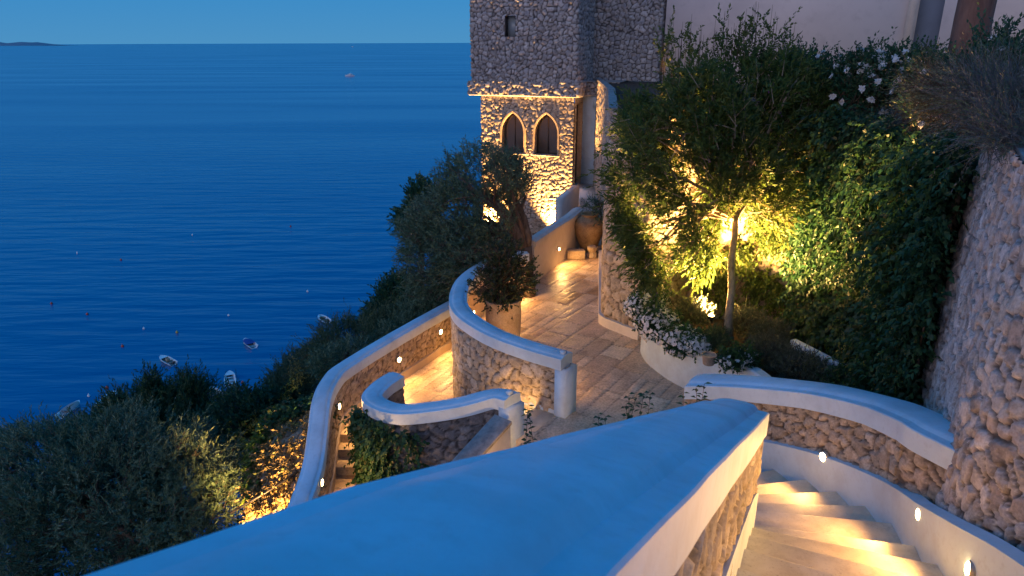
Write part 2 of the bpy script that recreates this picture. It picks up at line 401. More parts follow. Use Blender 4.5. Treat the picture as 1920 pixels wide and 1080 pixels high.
M['petal'] = leafm('white_petal', [(.78, .78, .76), (.85, .85, .85), (.7, .7, .68)], 0.3, 0.6)
M['purple'] = leafm('purple_petal', [(.20, .09, .28), (.28, .14, .36), (.14, .07, .22)], 0.2)
M['lavender'] = leafm('heather_stem', [(0.145, 0.15, 0.16), (0.204, 0.175, 0.15), (0.085, 0.15, 0.08), (0.119, 0.163, 0.17), (0.068, 0.125, 0.07), (0.102, 0.175, 0.11)], 0.2)
def simple(name, c, rough=0.5, metal=0, emit=None, es=0):
    m, nt, b = newmat(name); b.inputs['Base Color'].default_value = (*c, 1); b.inputs['Roughness'].default_value = rough; b.inputs['Metallic'].default_value = metal
    n = noise(nt, 18, 3, 0.6); bump(nt, b, n.outputs[0], 0.08, 0.003)
    if emit: b.inputs['Emission Color'].default_value = (*emit, 1); b.inputs['Emission Strength'].default_value = es
    return m
M['metal'] = simple('black_iron', (.025, .025, .028), 0.45, 0.6)
M['ring'] = simple('bronze_lamp_ring', (.42, .38, .32), 0.4, 0.5)
M['lens'] = simple('lit_lamp_lens', (1, .85, .6), 0.4, 0, (1.0, .66, .27), 22)
M['glass'] = simple('dark_window_glass', (.075, .06, .05), 0.10)
M['glass'].node_tree.nodes['Principled BSDF'].inputs['Specular IOR Level'].default_value = 0.5
M['frame'] = simple('brown_window_frame', (.05, .032, .024), 0.5)
M['blueglass'] = simple('pale_window_glass', (.28, .36, .42), 0.12)
M['hull'] = simple('white_gelcoat', (.78, .80, .82), 0.3)
M['navy'] = simple('navy_boat_cover', (.02, .06, .28), 0.7)
M['grey'] = simple('grey_boat_cover', (.30, .29, .29), 0.8)
M['wood'] = simple('teak', (.25, .15, .08), 0.6)
M['deckgrey'] = simple('boat_floor', (.42, .43, .43), 0.6)
M['boatblack'] = simple('outboard_black', (.02, .02, .025), 0.35)
M['buoyred'] = simple('red_buoy', (.5, .08, .05), 0.5)
M['buoywhite'] = simple('white_buoy', (.8, .8, .78), 0.5)
M['buoyyellow'] = simple('yellow_buoy', (.6, .42, .1), 0.5)
M['island'] = simple('hazed_island_rock', (.18, .24, .30), 0.95)  # distance haze put into the rock colour as a blue-grey
def terra(name, a, c, d):
    m, nt, b = newmat(name); n1 = noise(nt, 3.2, 7, 0.7); n2 = noise(nt, 30, 5, 0.7)
    r = ramp(nt, n1.outputs[0], [(0.3, a), (0.48, c), (0.7, d)]); c1 = mixc(nt, r.outputs[0], ramp(nt, n2.outputs[0], [(0.35, (.6, .6, .6)), (0.6, (1.05, 1.05, 1.05))]).outputs[0], 0.8, 'MULTIPLY')
    nt.links.new(c1, b.inputs['Base Color']); b.inputs['Roughness'].default_value = 0.75
    p = bump(nt, b, n2.outputs[0], 0.4, 0.005); bump(nt, b, n1.outputs[0], 0.4, 0.02, p); return m
M['jar'] = terra('aged_terracotta', (.20, .12, .06), (.42, .27, .13), (.52, .38, .20))
M['palepot'] = terra('pale_terracotta', (.30, .21, .14), (.44, .33, .24), (.52, .44, .36))
M['block'] = terra('sandstone_block', (.30, .22, .15), (.42, .33, .23), (.52, .43, .32))
def slab_mat():
    m, nt, b = newmat('slate_slab'); n1 = noise(nt, 5, 7, 0.7)
    r = ramp(nt, n1.outputs[0], [(0.35, (.13, .13, .13)), (0.6, (.30, .29, .28))]); nt.links.new(r.outputs[0], b.inputs['Base Color']); b.inputs['Roughness'].default_value = 0.6
    bump(nt, b, n1.outputs[0], 0.6, 0.02); return m
M['slate'] = slab_mat()
def sea_mat():
    m, nt, b = newmat('sea_water')
    b.inputs['Base Color'].default_value = (.0, .14, .33, 1); b.inputs['Roughness'].default_value = 0.22; b.inputs['IOR'].default_value = 1.33
    t = nt.nodes.new('ShaderNodeTexCoord')
    def band(sx_, sy_, rot, sc, det, rough=0.5):
        mp = nt.nodes.new('ShaderNodeMapping'); mp.inputs['Scale'].default_value = (sx_, sy_, 1); mp.inputs['Rotation'].default_value = (0, 0, R(rot))
        nt.links.new(t.outputs['Object'], mp.inputs[0]); return noise(nt, sc, det, rough, mp.outputs[0])
    n1 = band(.22, 1.0, 6, 0.17, 3, .45); n2 = band(.4, 1.0, -10, 0.55, 4); n3 = band(.6, 1, 14, 2.2, 3); n4 = band(.12, 1, 3, 0.012, 3)
    sp_ = nt.nodes.new('ShaderNodeSeparateXYZ'); nt.links.new(t.outputs['Object'], sp_.inputs[0])      # the swell shows in the bay and dies away offshore
    fd = nt.nodes.new('ShaderNodeMapRange'); fd.inputs['From Min'].default_value = 150; fd.inputs['From Max'].default_value = 700; fd.inputs['To Min'].default_value = 1.7; fd.inputs['To Max'].default_value = 0.35; nt.links.new(sp_.outputs['Y'], fd.inputs['Value'])
    ml = nt.nodes.new('ShaderNodeMath'); ml.operation = 'MULTIPLY'; nt.links.new(n1.outputs[0], ml.inputs[0]); nt.links.new(fd.outputs[0], ml.inputs[1])
    p = bump(nt, b, ml.outputs[0], 0.9, 0.80); p = bump(nt, b, n2.outputs[0], 0.5, 0.09, p); bump(nt, b, n3.outputs[0], 0.5, 0.03, p)
    rr = ramp(nt, n4.outputs[0], [(0.35, (.20, .20, .20)), (0.65, (.27, .27, .27))]); nt.links.new(rr.outputs[0], b.inputs['Roughness'])
    return m
M['sea'] = sea_mat()
# ------------------------------------------------------------ sea, island, ground
def sea():
    S = 45000
    V = [(-S, -3000, -60), (S, -3000, -60), (S, 2*S, -60), (-S, 2*S, -60)]
    o = mesh('sea', V, [(0, 1, 2, 3)], M['sea'], base=(0, 0, -60)); tag(o, 'deep blue rippled sea', kind='structure')
sea()
def slope_line(Y):      # X of the cliff edge
    return np.interp(Y, [-30, 0, 6, 10.5, 14, 17, 21, 26, 60, 140], [-3.2, -3.6, -3.7, -3.7, -2.1, -.9, -1.0, -1.9, 6, 30])
def ground_z(X, Y):
    s = slope_line(Y) - X
    k = np.interp(Y, [2, 10, 26], [.75, .85, 1.75]); z = np.where(s < 0, -2.0, -2.0 - k*np.clip(s, 0, 90))
    z = z + np.where(s > 1, 1.2*(fbm(X*.35, Y*.35, 5)-.45)*2, 0)
    return z
def hillside():
    xs = np.concatenate([np.linspace(-95, -12, 60), np.linspace(-11.5, 3, 50), np.linspace(4, 60, 12)]); ys = np.concatenate([np.linspace(-30, 5, 20), np.linspace(5.5, 40, 75), np.linspace(42, 150, 40)])
    X, Y = np.meshgrid(xs, ys, indexing='ij'); Zz = ground_z(X, Y)
    Zz = np.where((X > -1) & (Y < 26), -2.6, Zz)
    idx = np.arange(X.size).reshape(X.shape); q = np.stack([idx[:-1, :-1], idx[1:, :-1], idx[1:, 1:], idx[:-1, 1:]], -1).reshape(-1, 4)
    o = mesh('hillside', np.stack([X, Y, Zz], -1).reshape(-1, 3), q, M['scree'], smooth=True, base=(0, 0, -2)); tag(o, 'scrubby cliff slope falling to the sea', kind='structure')
hillside()
def island():
    D = 26000; V = []; n = 40; prof = []
    px0, px1 = -30, 146
    for i in range(n):
        t = i/(n-1); px = px0 + (px1-px0)*t
        hgt = (0.35+0.65*math.sin(math.pi*min(1, t*1.05))**.8)*(0.75+0.25*math.sin(t*9)+0.12*math.sin(t*23))*190*(1 if t < .8 else (1-t)/.2*.8+.05)
        prof.append(((px-960)/F*D, max(8, hgt)))
    for x, h in prof: V += [(x, D-900, -60), (x, D-200, -60+h*.7), (x, D+400, -60+h), (x, D+1800, -60)]
    Fc = [(i*4+j, (i+1)*4+j, (i+1)*4+j+1, i*4+j+1) for i in range(n-1) for j in range(3)]
    o = mesh('island', V, Fc, M['island'], smooth=True); tag(o, 'low hazy island on the horizon', kind='structure')
island()

# ------------------------------------------------------------ paths of the walls
# retaining wall round the terrace and garden (travel: from tower toward viewer, stone faces right of travel)
RW = [(2.95, 25.2), (2.80, 22.0), (2.62, 19.0), (1.88, 13.35), (1.95, 13.15), (2.55, 12.45), (3.4, 12.95), (4.7, 12.6), (5.5, 11.4), (5.75, 9.8), (5.5, 8.4), (4.75, 7.1), (4.25, 6.5)]
# low terrace wall (S wall)
SWp = [(1063, 668, .98), (1000, 650, .98), (940, 629, .98), (897, 607, .98), (866, 582, .98), (859, 556, .98), (870, 526, .98), (898, 502, .98), (935, 483, .98), (984, 472, .98)]
SW = np.array([Zp(*p) for p in SWp])
LWp = [(843, 571, .05), (748, 624, .05), (650, 683, .05), (621, 709, .04), (603, 748, -.02), (595, 810, -.27), (583, 884, -.52)]
LW = np.array([Zp(*p) for p in LWp])
LW = np.vstack([[0.2, 16.9, .05], [-.55, 15.6, .05], LW, [LW[-1][0]+.05, LW[-1][1]-1.4, -.6], [LW[-1][0]+.2, LW[-1][1]-3.2, -.6]])
SMp = [(744, 702, .1), (716, 720, .1), (697, 742, .12), (712, 757, .15), (750, 767, .24), (812, 762, .36), (866, 753, .47), (928, 738, .62), (961, 744, .68)]
SM = np.array([Zp(*p) for p in SMp])
C0 = np.array([-.1, 5.05])
def arc(th, r): return C0[0]+r*math.cos(R(th)), C0[1]+r*math.sin(R(th))
def step_z(th): return 1.17 - (th-23.8)*0.165/7.9
OUT = {6: (2.95, 4.15), 7: (2.88, 3.76), 8: (2.82, 3.34), 9: (2.72, 2.92), 10: (2.56, 2.5), 11: (2.34, 2.08), 12: (2.08, 1.65), 13: (1.8, 1.2), 14: (1.5, .75)}
INN = {6: (1.83, 4.40), 7: (1.72, 4.16), 8: (1.58, 3.88), 9: (1.43, 3.55), 10: (1.26, 3.2), 11: (1.08, 2.8), 12: (.88, 2.4), 13: (.66, 1.95), 14: (.42, 1.45)}
for k in range(-1, 6):                 # lower, curved flight: z = 1.17 + .165*(k-1)
    th = 23.8 - (k-1)*7.9; O = np.array(arc(th, 3.22)); OUT[k] = tuple(O); c2 = np.array([-.9, 5.27]); dv = (c2-O)/np.linalg.norm(c2-O); INN[k] = tuple(O+dv*1.22)
for k in range(-6, -1):
    th = 23.8 - (k-1)*7.9; O = np.array(arc(th, 3.22)); OUT[k] = tuple(O); INN[k] = tuple(arc(th, 2.0))
def kz(k): return 1.17 + .165*(k-1) + (0.005 if k > 5 else 0)

# ------------------------------------------------------------ paved floors
def inpoly(x, y, P):
    r = np.zeros(x.shape, bool); n = len(P); j = n-1
    for i in range(n):
        xi, yi = P[i][:2]; xj, yj = P[j][:2]
        c = ((yi > y) != (yj > y)) & (x < (xj-xi)*(y-yi)/((yj-yi) if abs(yj-yi) > 1e-9 else 1e-9)+xi)
        r ^= c; j = i
    return r
def flags(name, poly, z, rot, seed, res=0.035, rowh=(.32, .55), lens=(.4, 1.0), label=None):
    P = np.array([p[:2] for p in poly], float); mn = P.min(0); mxx = P.max(0)
    xs = np.arange(mn[0], mxx[0]+res, res); ys = np.arange(mn[1], mxx[1]+res, res)
    X, Y = np.meshgrid(xs, ys, indexing='ij'); c, s = math.cos(R(rot)), math.sin(R(rot))
    u = X*c+Y*s; v = -X*s+Y*c
    u = u+.05*(fbm(u*1.2, v*1.2, seed+5)-.5); v = v+.05*(fbm(u*1.2+7, v*1.2, seed+6)-.5)
    rr = np.random.default_rng(seed)
    vb = np.cumsum(np.concatenate([[v.min()-.5], rr.uniform(*rowh, 200)])); vb = vb[vb < v.max()+1]
    row = np.searchsorted(vb, v)-1; row = np.clip(row, 0, len(vb)-2)
    ub = [np.cumsum(np.concatenate([[u.min()-1-rr.uniform(0, .6)], rr.uniform(*lens, 120)])) for _ in vb]
    dist = np.zeros(X.shape); rid = np.zeros(X.shape); tl = np.zeros(X.shape)
    dvv = np.minimum(v-vb[row], vb[row+1]-v)
    for k in range(len(vb)):
        m = row == k
        if not m.any(): continue
        i = np.searchsorted(ub[k], u[m])-1; a = ub[k][i]; b = ub[k][i+1]
        # some flags are split along their length
        sp = h2(i.astype(float), np.full(i.shape, k), seed+9) < .28
        vm = (vb[k]+vb[k+1])/2; half = np.where(v[m] > vm, 1, 0)
        du = np.minimum(u[m]-a, b-u[m]); dd = np.minimum(du, dvv[m]); dd = np.where(sp, np.minimum(dd, np.abs(v[m]-vm)), dd)
        dist[m] = dd; ids = h2(i.astype(float), np.full(i.shape, k)+sp*half*500, seed); rid[m] = ids
        tl[m] = (u[m]-(a+b)/2)*(((ids*37) % 1)-.5)*.03 + (v[m]-vm)*(((ids*91) % 1)-.5)*.03 + (((ids*17) % 1)-.5)*.008
    ed = np.clip(dist/.014, 0, 1); hh = -.014*(1-np.clip(dist/.02, 0, 1)) + tl*np.clip(dist/.03, 0, 1) + .008*(fbm(X*5, Y*5, seed+3)-.5)
    idx = np.arange(X.size).reshape(X.shape); q = np.stack([idx[:-1, :-1], idx[1:, :-1], idx[1:, 1:], idx[:-1, 1:]], -1).reshape(-1, 4)
    xc = (X[:-1, :-1]+X[1:, 1:])/2; yc = (Y[:-1, :-1]+Y[1:, 1:])/2
    q = q[inpoly(xc, yc, P).ravel()]
    used = np.unique(q); mp = -np.ones(X.size, int); mp[used] = np.arange(len(used))
    V = np.stack([X, Y, z+hh], -1).reshape(-1, 3)[used]
    o = mesh(name, V, mp[q], M['paving'], smooth=True, attrs={'rnd': rid.ravel()[used], 'edge': ed.ravel()[used]}, base=(mn[0], mn[1], z))
    tag(o, label, kind='structure'); return o
TERR = [(.12, 8.85), (.74, 9.72)] + [tuple(p[:2]) for p in SW[1:]] + [(.60, 15.9), (1.95, 19.4), (2.1, 20.6), (2.85, 20.6), (2.72, 19), (2.0, 13.3), (2.6, 12.5), (2.5, 11.5), (3.4, 9.9), (2.4, 7.5), (1.0, 7.1), (.2, 7.1)]
flags('terrace_floor', TERR, 0.0, 57, 21, label='upper terrace paved with worn travertine flags')
PATH = [(-2.2, 10.75), (-3.35, 10.75)] + [tuple(p[:2]) for p in LW[5:1:-1]] + [(-.55, 15.6), (.2, 16.9), (.55, 16.0), (-.4, 14.5), (-.95, 13), (-.7, 11.2), (-.25, 10.4), (-1.2, 9.0), (-2.2, 9.6)]
flags('lower_path', PATH, -.9, 62, 33, rowh=(.3, .5), lens=(.5, 1.1), label='lit lower path of pale travertine flags')
MB().prism([(x, y) for x, y in TERR], -2.6, -.03).build('terrace_base', M['fawn']); tag(bpy.data.objects['terrace_base'], 'plastered mass under the upper terrace', kind='structure')
MB().prism([(x, y) for x, y in PATH], -2.6, -.94).build('path_base', M['fawn']); tag(bpy.data.objects['path_base'], 'plastered mass under the lower path', kind='structure')
# lower flight on the left (three steps down to the lowest landing)
t = empty('stone_steps', (-2.9, 10.2, -1.5), 'short flight of worn stone steps beside the outer wall lamp', 'steps')
for k in range(3):
    y1 = 10.78-.28*k; z = -.9-.16*k
    if k == 0: z -= .002
    bevel(MB().box((-2.7, y1-.14+(0.04 if k else 0), z-.09-.2), (1.5, .30, .18+.4)).build('step', M['block'], t), .015)
flags('lower_landing', [(-3.4, 10.0), (-2.0, 10.0), (-2.0, 6.5), (-3.4, 6.5)], -1.38, 8, 41, label='lowest landing at the foot of the small stone steps')
MB().prism([(-3.4, 10.0), (-2.0, 10.0), (-2.0, 6.5), (-3.4, 6.5)], -2.6, -1.41).build('landing_base', M['fawn']); tag(bpy.data.objects['landing_base'], 'plastered mass under the lowest landing', kind='structure')
# steps from the terrace to the lower path, between the two piers
t = empty('passage_steps', (.1, 9.5, -.2), 'stone steps leaving the terrace between the two white piers', 'steps')
a = np.array([.10, 8.80]); b = np.array([.76, 9.78]); dn = np.array([-.829, .559])
for k in range(5):
    p = a+dn*.32*k; q = b+dn*.32*k
    MB().prism([tuple(p+dn*-.05), tuple(q+dn*-.05), tuple(q+dn*.34), tuple(p+dn*.34)], -.95, -.18*k-(-.004 if k == 0 else 0)).build('step', M['tread'], t)

# ------------------------------------------------------------ walls
def lowwall(name, P, th, zb, mat, label, step=.035, cw=None, capmat='white', caph=1.0, hump=1.0, **k):
    """P: path at the shoulder height of the coping"""
    root = empty(name, (P[:, 0].mean(), P[:, 1].mean(), zb), label, 'wall')
    Pf = resample(P, step); T0 = Pf.copy(); T0[:, 2] -= .16
    B, T = contour(T0, th, zb)
    ribbon('stone_face', B, T, M[mat], root, out=1, **k)       # the ring runs with its outer side on the left
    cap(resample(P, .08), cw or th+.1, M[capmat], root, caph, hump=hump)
    return root, Pf
s_wall, SWf = lowwall('terrace_wall', SW, .22, -1.0, 'stone_warm', 'curved stone terrace wall with white coping around the potted shrub', cw=.34, hump=.5, seed=11, cu=.20, cv=.18, depth=.045, res=.026, warp=.2)
# plaster lining on the terrace side of the curved wall
i0 = int(len(SWf)*.0)
Pl = offset(resample(SW, .1), -.15)
sweep('plaster_lining', np.column_stack([Pl[:, :2], np.full(len(Pl), .0)]), [(.05, -.2), (.05, .80), (-.0, .80), (-.0, -.2)], M['fawn'], s_wall)
d = SW[0]-SW[1]; d[2] = 0; d /= np.linalg.norm(d); nrm = np.array([-d[1], d[0], 0]); rz = math.atan2(d[1], d[0])
pc = SW[0]+d*.02
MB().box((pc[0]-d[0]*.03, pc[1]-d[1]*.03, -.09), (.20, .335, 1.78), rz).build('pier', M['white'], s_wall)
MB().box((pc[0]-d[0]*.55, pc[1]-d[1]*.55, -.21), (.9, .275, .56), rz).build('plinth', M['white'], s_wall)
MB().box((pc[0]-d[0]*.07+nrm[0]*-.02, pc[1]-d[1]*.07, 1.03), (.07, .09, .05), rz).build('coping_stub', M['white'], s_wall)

l_wall, LWf = lowwall('outer_path_wall', LW, .22, -1.9, 'stone_warm', 'long outer stone wall with white coping beside the lit lower path', cw=.31, hump=.7, seed=5, cu=.17, cv=.14, depth=.03, res=.028, warp=.2)
def skirt_path(P, off, z): Q = offset(P, off); return np.column_stack([Q[:, :2], z])
LWs = resample(LW, .1); zf = np.interp(LWs[:, 1], [9.95, 10.75], [-1.38, -.9])
sweep('plinth', skirt_path(LWs, .125, zf), [(.03, -.3), (.03, .17), (-.03, .185), (-.03, -.3)], M['fawn'], l_wall)

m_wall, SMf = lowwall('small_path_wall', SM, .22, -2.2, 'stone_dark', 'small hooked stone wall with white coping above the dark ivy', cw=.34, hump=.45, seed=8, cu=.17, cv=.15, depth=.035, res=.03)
d = SM[-1]-SM[-2]; d[2] = 0; d /= np.linalg.norm(d); rz = math.atan2(d[1], d[0]); pc = SM[-1]
MB().box((pc[0]-d[0]*.02, pc[1]-d[1]*.02, -.48), (.20, .345, 2.05), rz).build('pier', M['white'], m_wall)
MB().box((pc[0]-d[0]*.05, pc[1]-d[1]*.05, .735), (.07, .09, .05), rz).build('coping_stub', M['white'], m_wall)
# sloping buttress with a slate coping running toward the viewer
t = empty('sloping_wall', (-.55, 8.3, -2), 'plaster wall with a sloping slate coping below the small white pier', 'wall')
a = np.array([-.13, 8.66, .42]); b = np.array([-1.10, 7.45, -.10])
dd = (b-a)[:2]/np.linalg.norm((b-a)[:2]); n2 = np.array([-dd[1], dd[0]])
def strip(a, b, w0, z0a, z0b, z1a, z1b):
    V = []
    for p, z0, z1 in ((a, z0a, z1a), (b, z0b, z1b)):
        for s_ in (-1, 1):
            for z in (z0, z1): V.append((p[0]+n2[0]*w0*s_, p[1]+n2[1]*w0*s_, z))
    return MB().add(V, [(0, 1, 3, 2), (4, 6, 7, 5), (0, 4, 5, 1), (2, 3, 7, 6), (1, 5, 7, 3), (0, 2, 6, 4)])
strip(a, b, .13, -2.2, -2.2, a[2], b[2]).build('wall_body', M['cream'], t)
bevel(strip(a, b, .16, a[2]+.003, b[2]+.003, a[2]+.06, b[2]+.06).build('slate_coping', M['slate'], t), .01)

# straight plaster wall from the olive to the tower
PW = np.array([[.53, 15.85, 1.05], [1.10, 17.15, 1.05], [1.60, 18.2, 1.05], [1.98, 19.25, 1.05]])
PW[:, 0] -= .10
t = empty('plaster_wall', (1.1, 17.3, 0), 'straight plastered terrace wall with a lamp, behind the olive trunk', 'wall')
P = resample(PW, .15, False)
sweep('wall_body', P, [(-.11, -3.2), (-.11, -.12), (.11, -.12), (.11, -3.2)], M['cream'], t)
cap(P, .30, M['cream'], t, .7)

# ------------------------------------------------------------ garden and retaining walls
def linres(P, step): return resample(P, step, False)
rwall = empty('retaining_wall', (4.0, 12.6, 0), 'tall rubble retaining wall behind the lit tree, hung with creeper', 'wall')
rw = linres(RW, .035); B = np.column_stack([rw, np.full(len(rw), -.1)]); T = np.column_stack([rw, np.full(len(rw), 4.28)])
ribbon('stone_face', B, T, M['stone_warm'], rwall, out=-1, seed=31, cu=.26, cv=.22, depth=.06, res=.036)
# white plinth at the corner
c3 = linres([(2.42, 18), (1.93, 13.9), (1.86, 13.32), (1.95, 13.12), (2.5, 12.46)], .08)
sweep('plinth', np.column_stack([c3, np.zeros(len(c3))]), [(-.07, -.2), (-.07, .20), (.03, .20), (.03, -.2)], M['cream'], rwall, sharp=25)
cp = linres([(2.95, 25.0), (2.80, 22.0), (2.62, 19.0), (1.88, 13.35)], .2)
sweep('coping', np.column_stack([cp, np.full(len(cp), 4.28)]), [(-.06, -.02), (-.06, .05), (.12, .06), (.12, -.02)], M['slate'], rwall)
UG = [(2.95, 25.2), (2.80, 22.0), (2.62, 19.0), (1.9, 13.35), (2.55, 12.5), (3.4, 12.98), (4.7, 12.65), (5.55, 11.45), (5.8, 9.8), (5.55, 8.4), (4.85, 7.1), (4.35, 6.4), (3.4, 4.2), (3.2, 3.4), (2.6, 1.5), (6, -4), (30, -4), (30, 40), (5, 40)]
ug = []
for x, y in UG: ug.append((x, y))
MB().prism(ug, 3.9, 4.20).build('upper_garden_soil', M['soil']); tag(bpy.data.objects['upper_garden_soil'], 'soil of the upper garden behind the retaining walls', kind='structure')
# big right wall
BB = [(1.2, .1), (1.75, .95), (2.36, 1.95), (2.66, 2.55), (2.80, 2.95), (2.89, 3.38), (2.93, 3.74), (3.03, 4.14), (3.3, 4.7), (3.62, 5.3), (3.9, 5.85), (4.12, 6.3), (4.4, 6.75), (4.9, 7.2)]
TT = [(p[0]+.10+.12*min(1, i/9), p[1]+.04-.0*i) for i, p in enumerate(BB)]
TT = [(x+(.10 if i < 6 else 0), y) for i, (x, y) in enumerate(TT)]
bigw = empty('tall_stone_wall', (3.3, 5, 1), 'tall rough rubble wall of pale stones rising beside the spiral steps', 'wall')
n_ = 330
def rs(P, n): 
    P = resample(np.column_stack([P, np.zeros(len(P))]), .01); return P[np.linspace(0, len(P)-1, n).astype(int)]
B = rs(BB, n_); T = rs(TT, n_); B[:, 2] = .4; T[:, 2] = 4.72 - .25*np.linspace(1, 0, n_)**2*0
ribbon('stone_face', B, T, M['stone_right'], bigw, out=1, seed=77, cu=.115, cv=.15, depth=.042, res=.017, warp=.2, tilt=.7)
tp = T[::6].copy(); tp[:, 2] = 4.68
sweep('coping', tp, [(.0, .0), (.0, .06), (-.32, .085), (-.32, 0)], M['slate'], bigw)
# outer parapet of the spiral steps
th = np.linspace(-6, 47.5, 40)
OP = np.array([(*arc(a_, 3.43), 0) for a_ in th]); OP[:, 2] = [2.72, 2.72] + [0]*38 if False else [min(step_z(a_)+.93, 2.85) for a_ in th]
OP[:, 2] = np.interp(th, [-15, -5, 5, 10, 20, 30, 47.5], [2.82, 2.66, 2.50, 2.40, 2.20, 1.98, 1.62])
sp = empty('curved_parapet', (2.9, 6.3, .3), 'curved stone parapet with broad white coping outside the spiral steps', 'wall')
OP = np.vstack([[3.50, 3.80, 2.84], [3.40, 4.22, 2.76], OP]); Pf = resample(OP, .03); T0 = Pf.copy(); T0[:, 2] -= .15; Bq, Tq = contour(T0, .36, -.3)
ribbon('stone_face', Bq, Tq, M['stone_warm'], sp, out=1, seed=15, cu=.15, cv=.125, depth=.035, res=.02, warp=.2)
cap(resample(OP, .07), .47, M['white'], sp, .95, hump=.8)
ths = np.linspace(-15, 75, 60); SK = np.array([(*arc(a_, 3.23), step_z(a_)) for a_ in ths])
SK0 = np.array([(x, y, kz(k)+.04) for k, (x, y) in ((12, (2.15, 1.66)), (11, (2.42, 2.10)), (10, (2.62, 2.52)), (9, (2.78, 2.93)), (8, (2.87, 3.35)), (7, (2.91, 3.76)))])
SK = resample(np.vstack([SK0, SK[1:]]), .06)
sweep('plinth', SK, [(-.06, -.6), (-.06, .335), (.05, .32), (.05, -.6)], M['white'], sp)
# foreground parapet
FT = np.array([1.64, 4.49]); dr = np.array([-.426, -.905])
fp = []
for tt in np.arange(0, 6.6, .1):
    z = 2.98 + .457*min(tt, 4.0) + (.40*(min(tt, 6)-4.0) if tt > 4 else 0)
    p = FT + dr*tt; fp.append((p[0], p[1], z))
fp = np.array(fp)
fg = empty('stair_parapet', (1.6, 4.4, 1.8), 'large white coped parapet sweeping up the foreground inside the spiral steps', 'wall')
T0 = resample(fp, .025); T0[:, 2] -= .15; Bq, Tq = contour(T0, .37, 0); Bq[:, 2] = -1.8
ribbon('stone_face', Bq, Tq, M['stone_warm'], fg, out=1, seed=19, cu=.17, cv=.15, depth=.045, res=.03, warp=.4)
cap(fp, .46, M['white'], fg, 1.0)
ks = np.array([(*INN[k], kz(k)) for k in range(6, 15)])[::-1]; kk = resample(np.vstack([ks, [FT[0]+.185*.905+.02, FT[1]-.185*.426*1, kz(6)-.02]]), .07)
kw = np.array([FT + dr*tt + np.array([.905, -.426])*.205 for tt in np.arange(-.0, 5.2, .1)]); kzv = np.interp(np.arange(0, 5.2, .1), [0, .25, .55, .95, 1.35, 1.8, 2.25, 2.75, 3.3, 5.2], [2.0, 2.165, 2.33, 2.5, 2.66, 2.83, 3.0, 3.16, 3.33, 4.0])
sweep('plinth', np.column_stack([kw, kzv]), [(-.02, -.4), (-.02, .29), (.025, .30), (.025, -.4)], M['white'], fg)
# the spiral's steps
st = empty('spiral_steps', (2.3, 5, 0), 'flight of pale winding stone steps curving down under three wall lamps', 'steps')
for k in range(-5, 14):
    a, b, c, d = (np.array(INN[k]), np.array(OUT[k]), np.array(OUT[k+1]), np.array(INN[k+1]))
    n = np.array([-(b-a)[1], (b-a)[0]]); n /= np.linalg.norm(n)
    if np.dot(n, (a+b-c-d)) < 0: n = -n
    poly = [tuple(a+n*.025), tuple(b+n*.025), tuple(c+(c-b)*.05), tuple(d)]
    bevel(MB().prism(poly, kz(k)-.30, kz(k)).build('step', M['tread'], st), .012)
# lower inner parapet of the spiral, mostly hidden by the foreground coping
thl = np.linspace(22, 66, 24); LI = np.array([(*arc(a_, 1.78), step_z(a_)+1.0) for a_ in thl])
lp = empty('inner_parapet', (1.5, 6, 0), 'low white coped wall peeping over the foreground parapet beside the shoots', 'wall')
T0 = resample(LI, .04); T0[:, 2] -= .15; Bq, Tq = contour(T0, .22, -.2)
ribbon('stone_face', Bq, Tq, M['stone_warm'], lp, out=1, seed=23, cu=.2, cv=.17, depth=.04, res=.035)
cap(resample(LI, .1), .32, M['white'], lp, 1.0)

# planter in front of the tree
PL = np.array([(2.55, 12.35, .38), (2.42, 11.95, .40), (2.44, 11.45, .46), (2.62, 10.9, .55), (2.95, 10.35, .66), (3.45, 9.8, .78), (3.6, 8.9, .9), (3.2, 8.1, 1.0)])
t = empty('garden_planter', (3, 11, 0), 'low white curved wall of the flower bed holding white blossoms', 'planter')
Pp = resample(PL, .08)
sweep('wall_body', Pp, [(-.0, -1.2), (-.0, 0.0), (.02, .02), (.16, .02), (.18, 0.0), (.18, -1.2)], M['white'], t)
GS = [tuple(p[:2]) for p in offset(Pp, .1)] + [(3.0, 7.9), (3.9, 6.2), (4.4, 6.6), (4.9, 7.2), (5.7, 8.4), (5.9, 9.8), (5.6, 11.5), (4.8, 12.7), (3.4, 13.0), (2.6, 12.55)]
def soilbed(GS):
    P = np.array(GS); xs = np.arange(P[:, 0].min(), P[:, 0].max(), .12); ys = np.arange(P[:, 1].min(), P[:, 1].max(), .12); X, Y = np.meshgrid(xs, ys, indexing='ij')
    Zz = np.interp(Y, [8, 10, 12.5], [.78, .62, .34]) + .12*(fbm(X*2, Y*2, 9)-.45)
    idx = np.arange(X.size).reshape(X.shape); q = np.stack([idx[:-1, :-1], idx[1:, :-1], idx[1:, 1:], idx[:-1, 1:]], -1).reshape(-1, 4)
    q = q[inpoly((X[:-1, :-1]+X[1:, 1:])/2, (Y[:-1, :-1]+Y[1:, 1:])/2, P).ravel()]
    o = mesh('flower_bed_soil', np.stack([X, Y, Zz], -1).reshape(-1, 3), q, M['soil'], smooth=True, base=(3, 10, .3)); tag(o, 'dark soil of the flower bed', kind='structure')
soilbed(GS)
a = Zp(1508, 648, .98)[:2]; b = Zp(1590, 690, .98)[:2]; d = (b-a)/np.linalg.norm(b-a)
o = bevel(MB().box(((a[0]+b[0])/2, (a[1]+b[1])/2, .82), (np.linalg.norm(b-a)+.5, .13, .36), math.atan2(d[1], d[0])).build('garden_kerb', M['white']), .03); tag(o, 'short white kerb half hidden in the planting below the creeper', 'kerb')

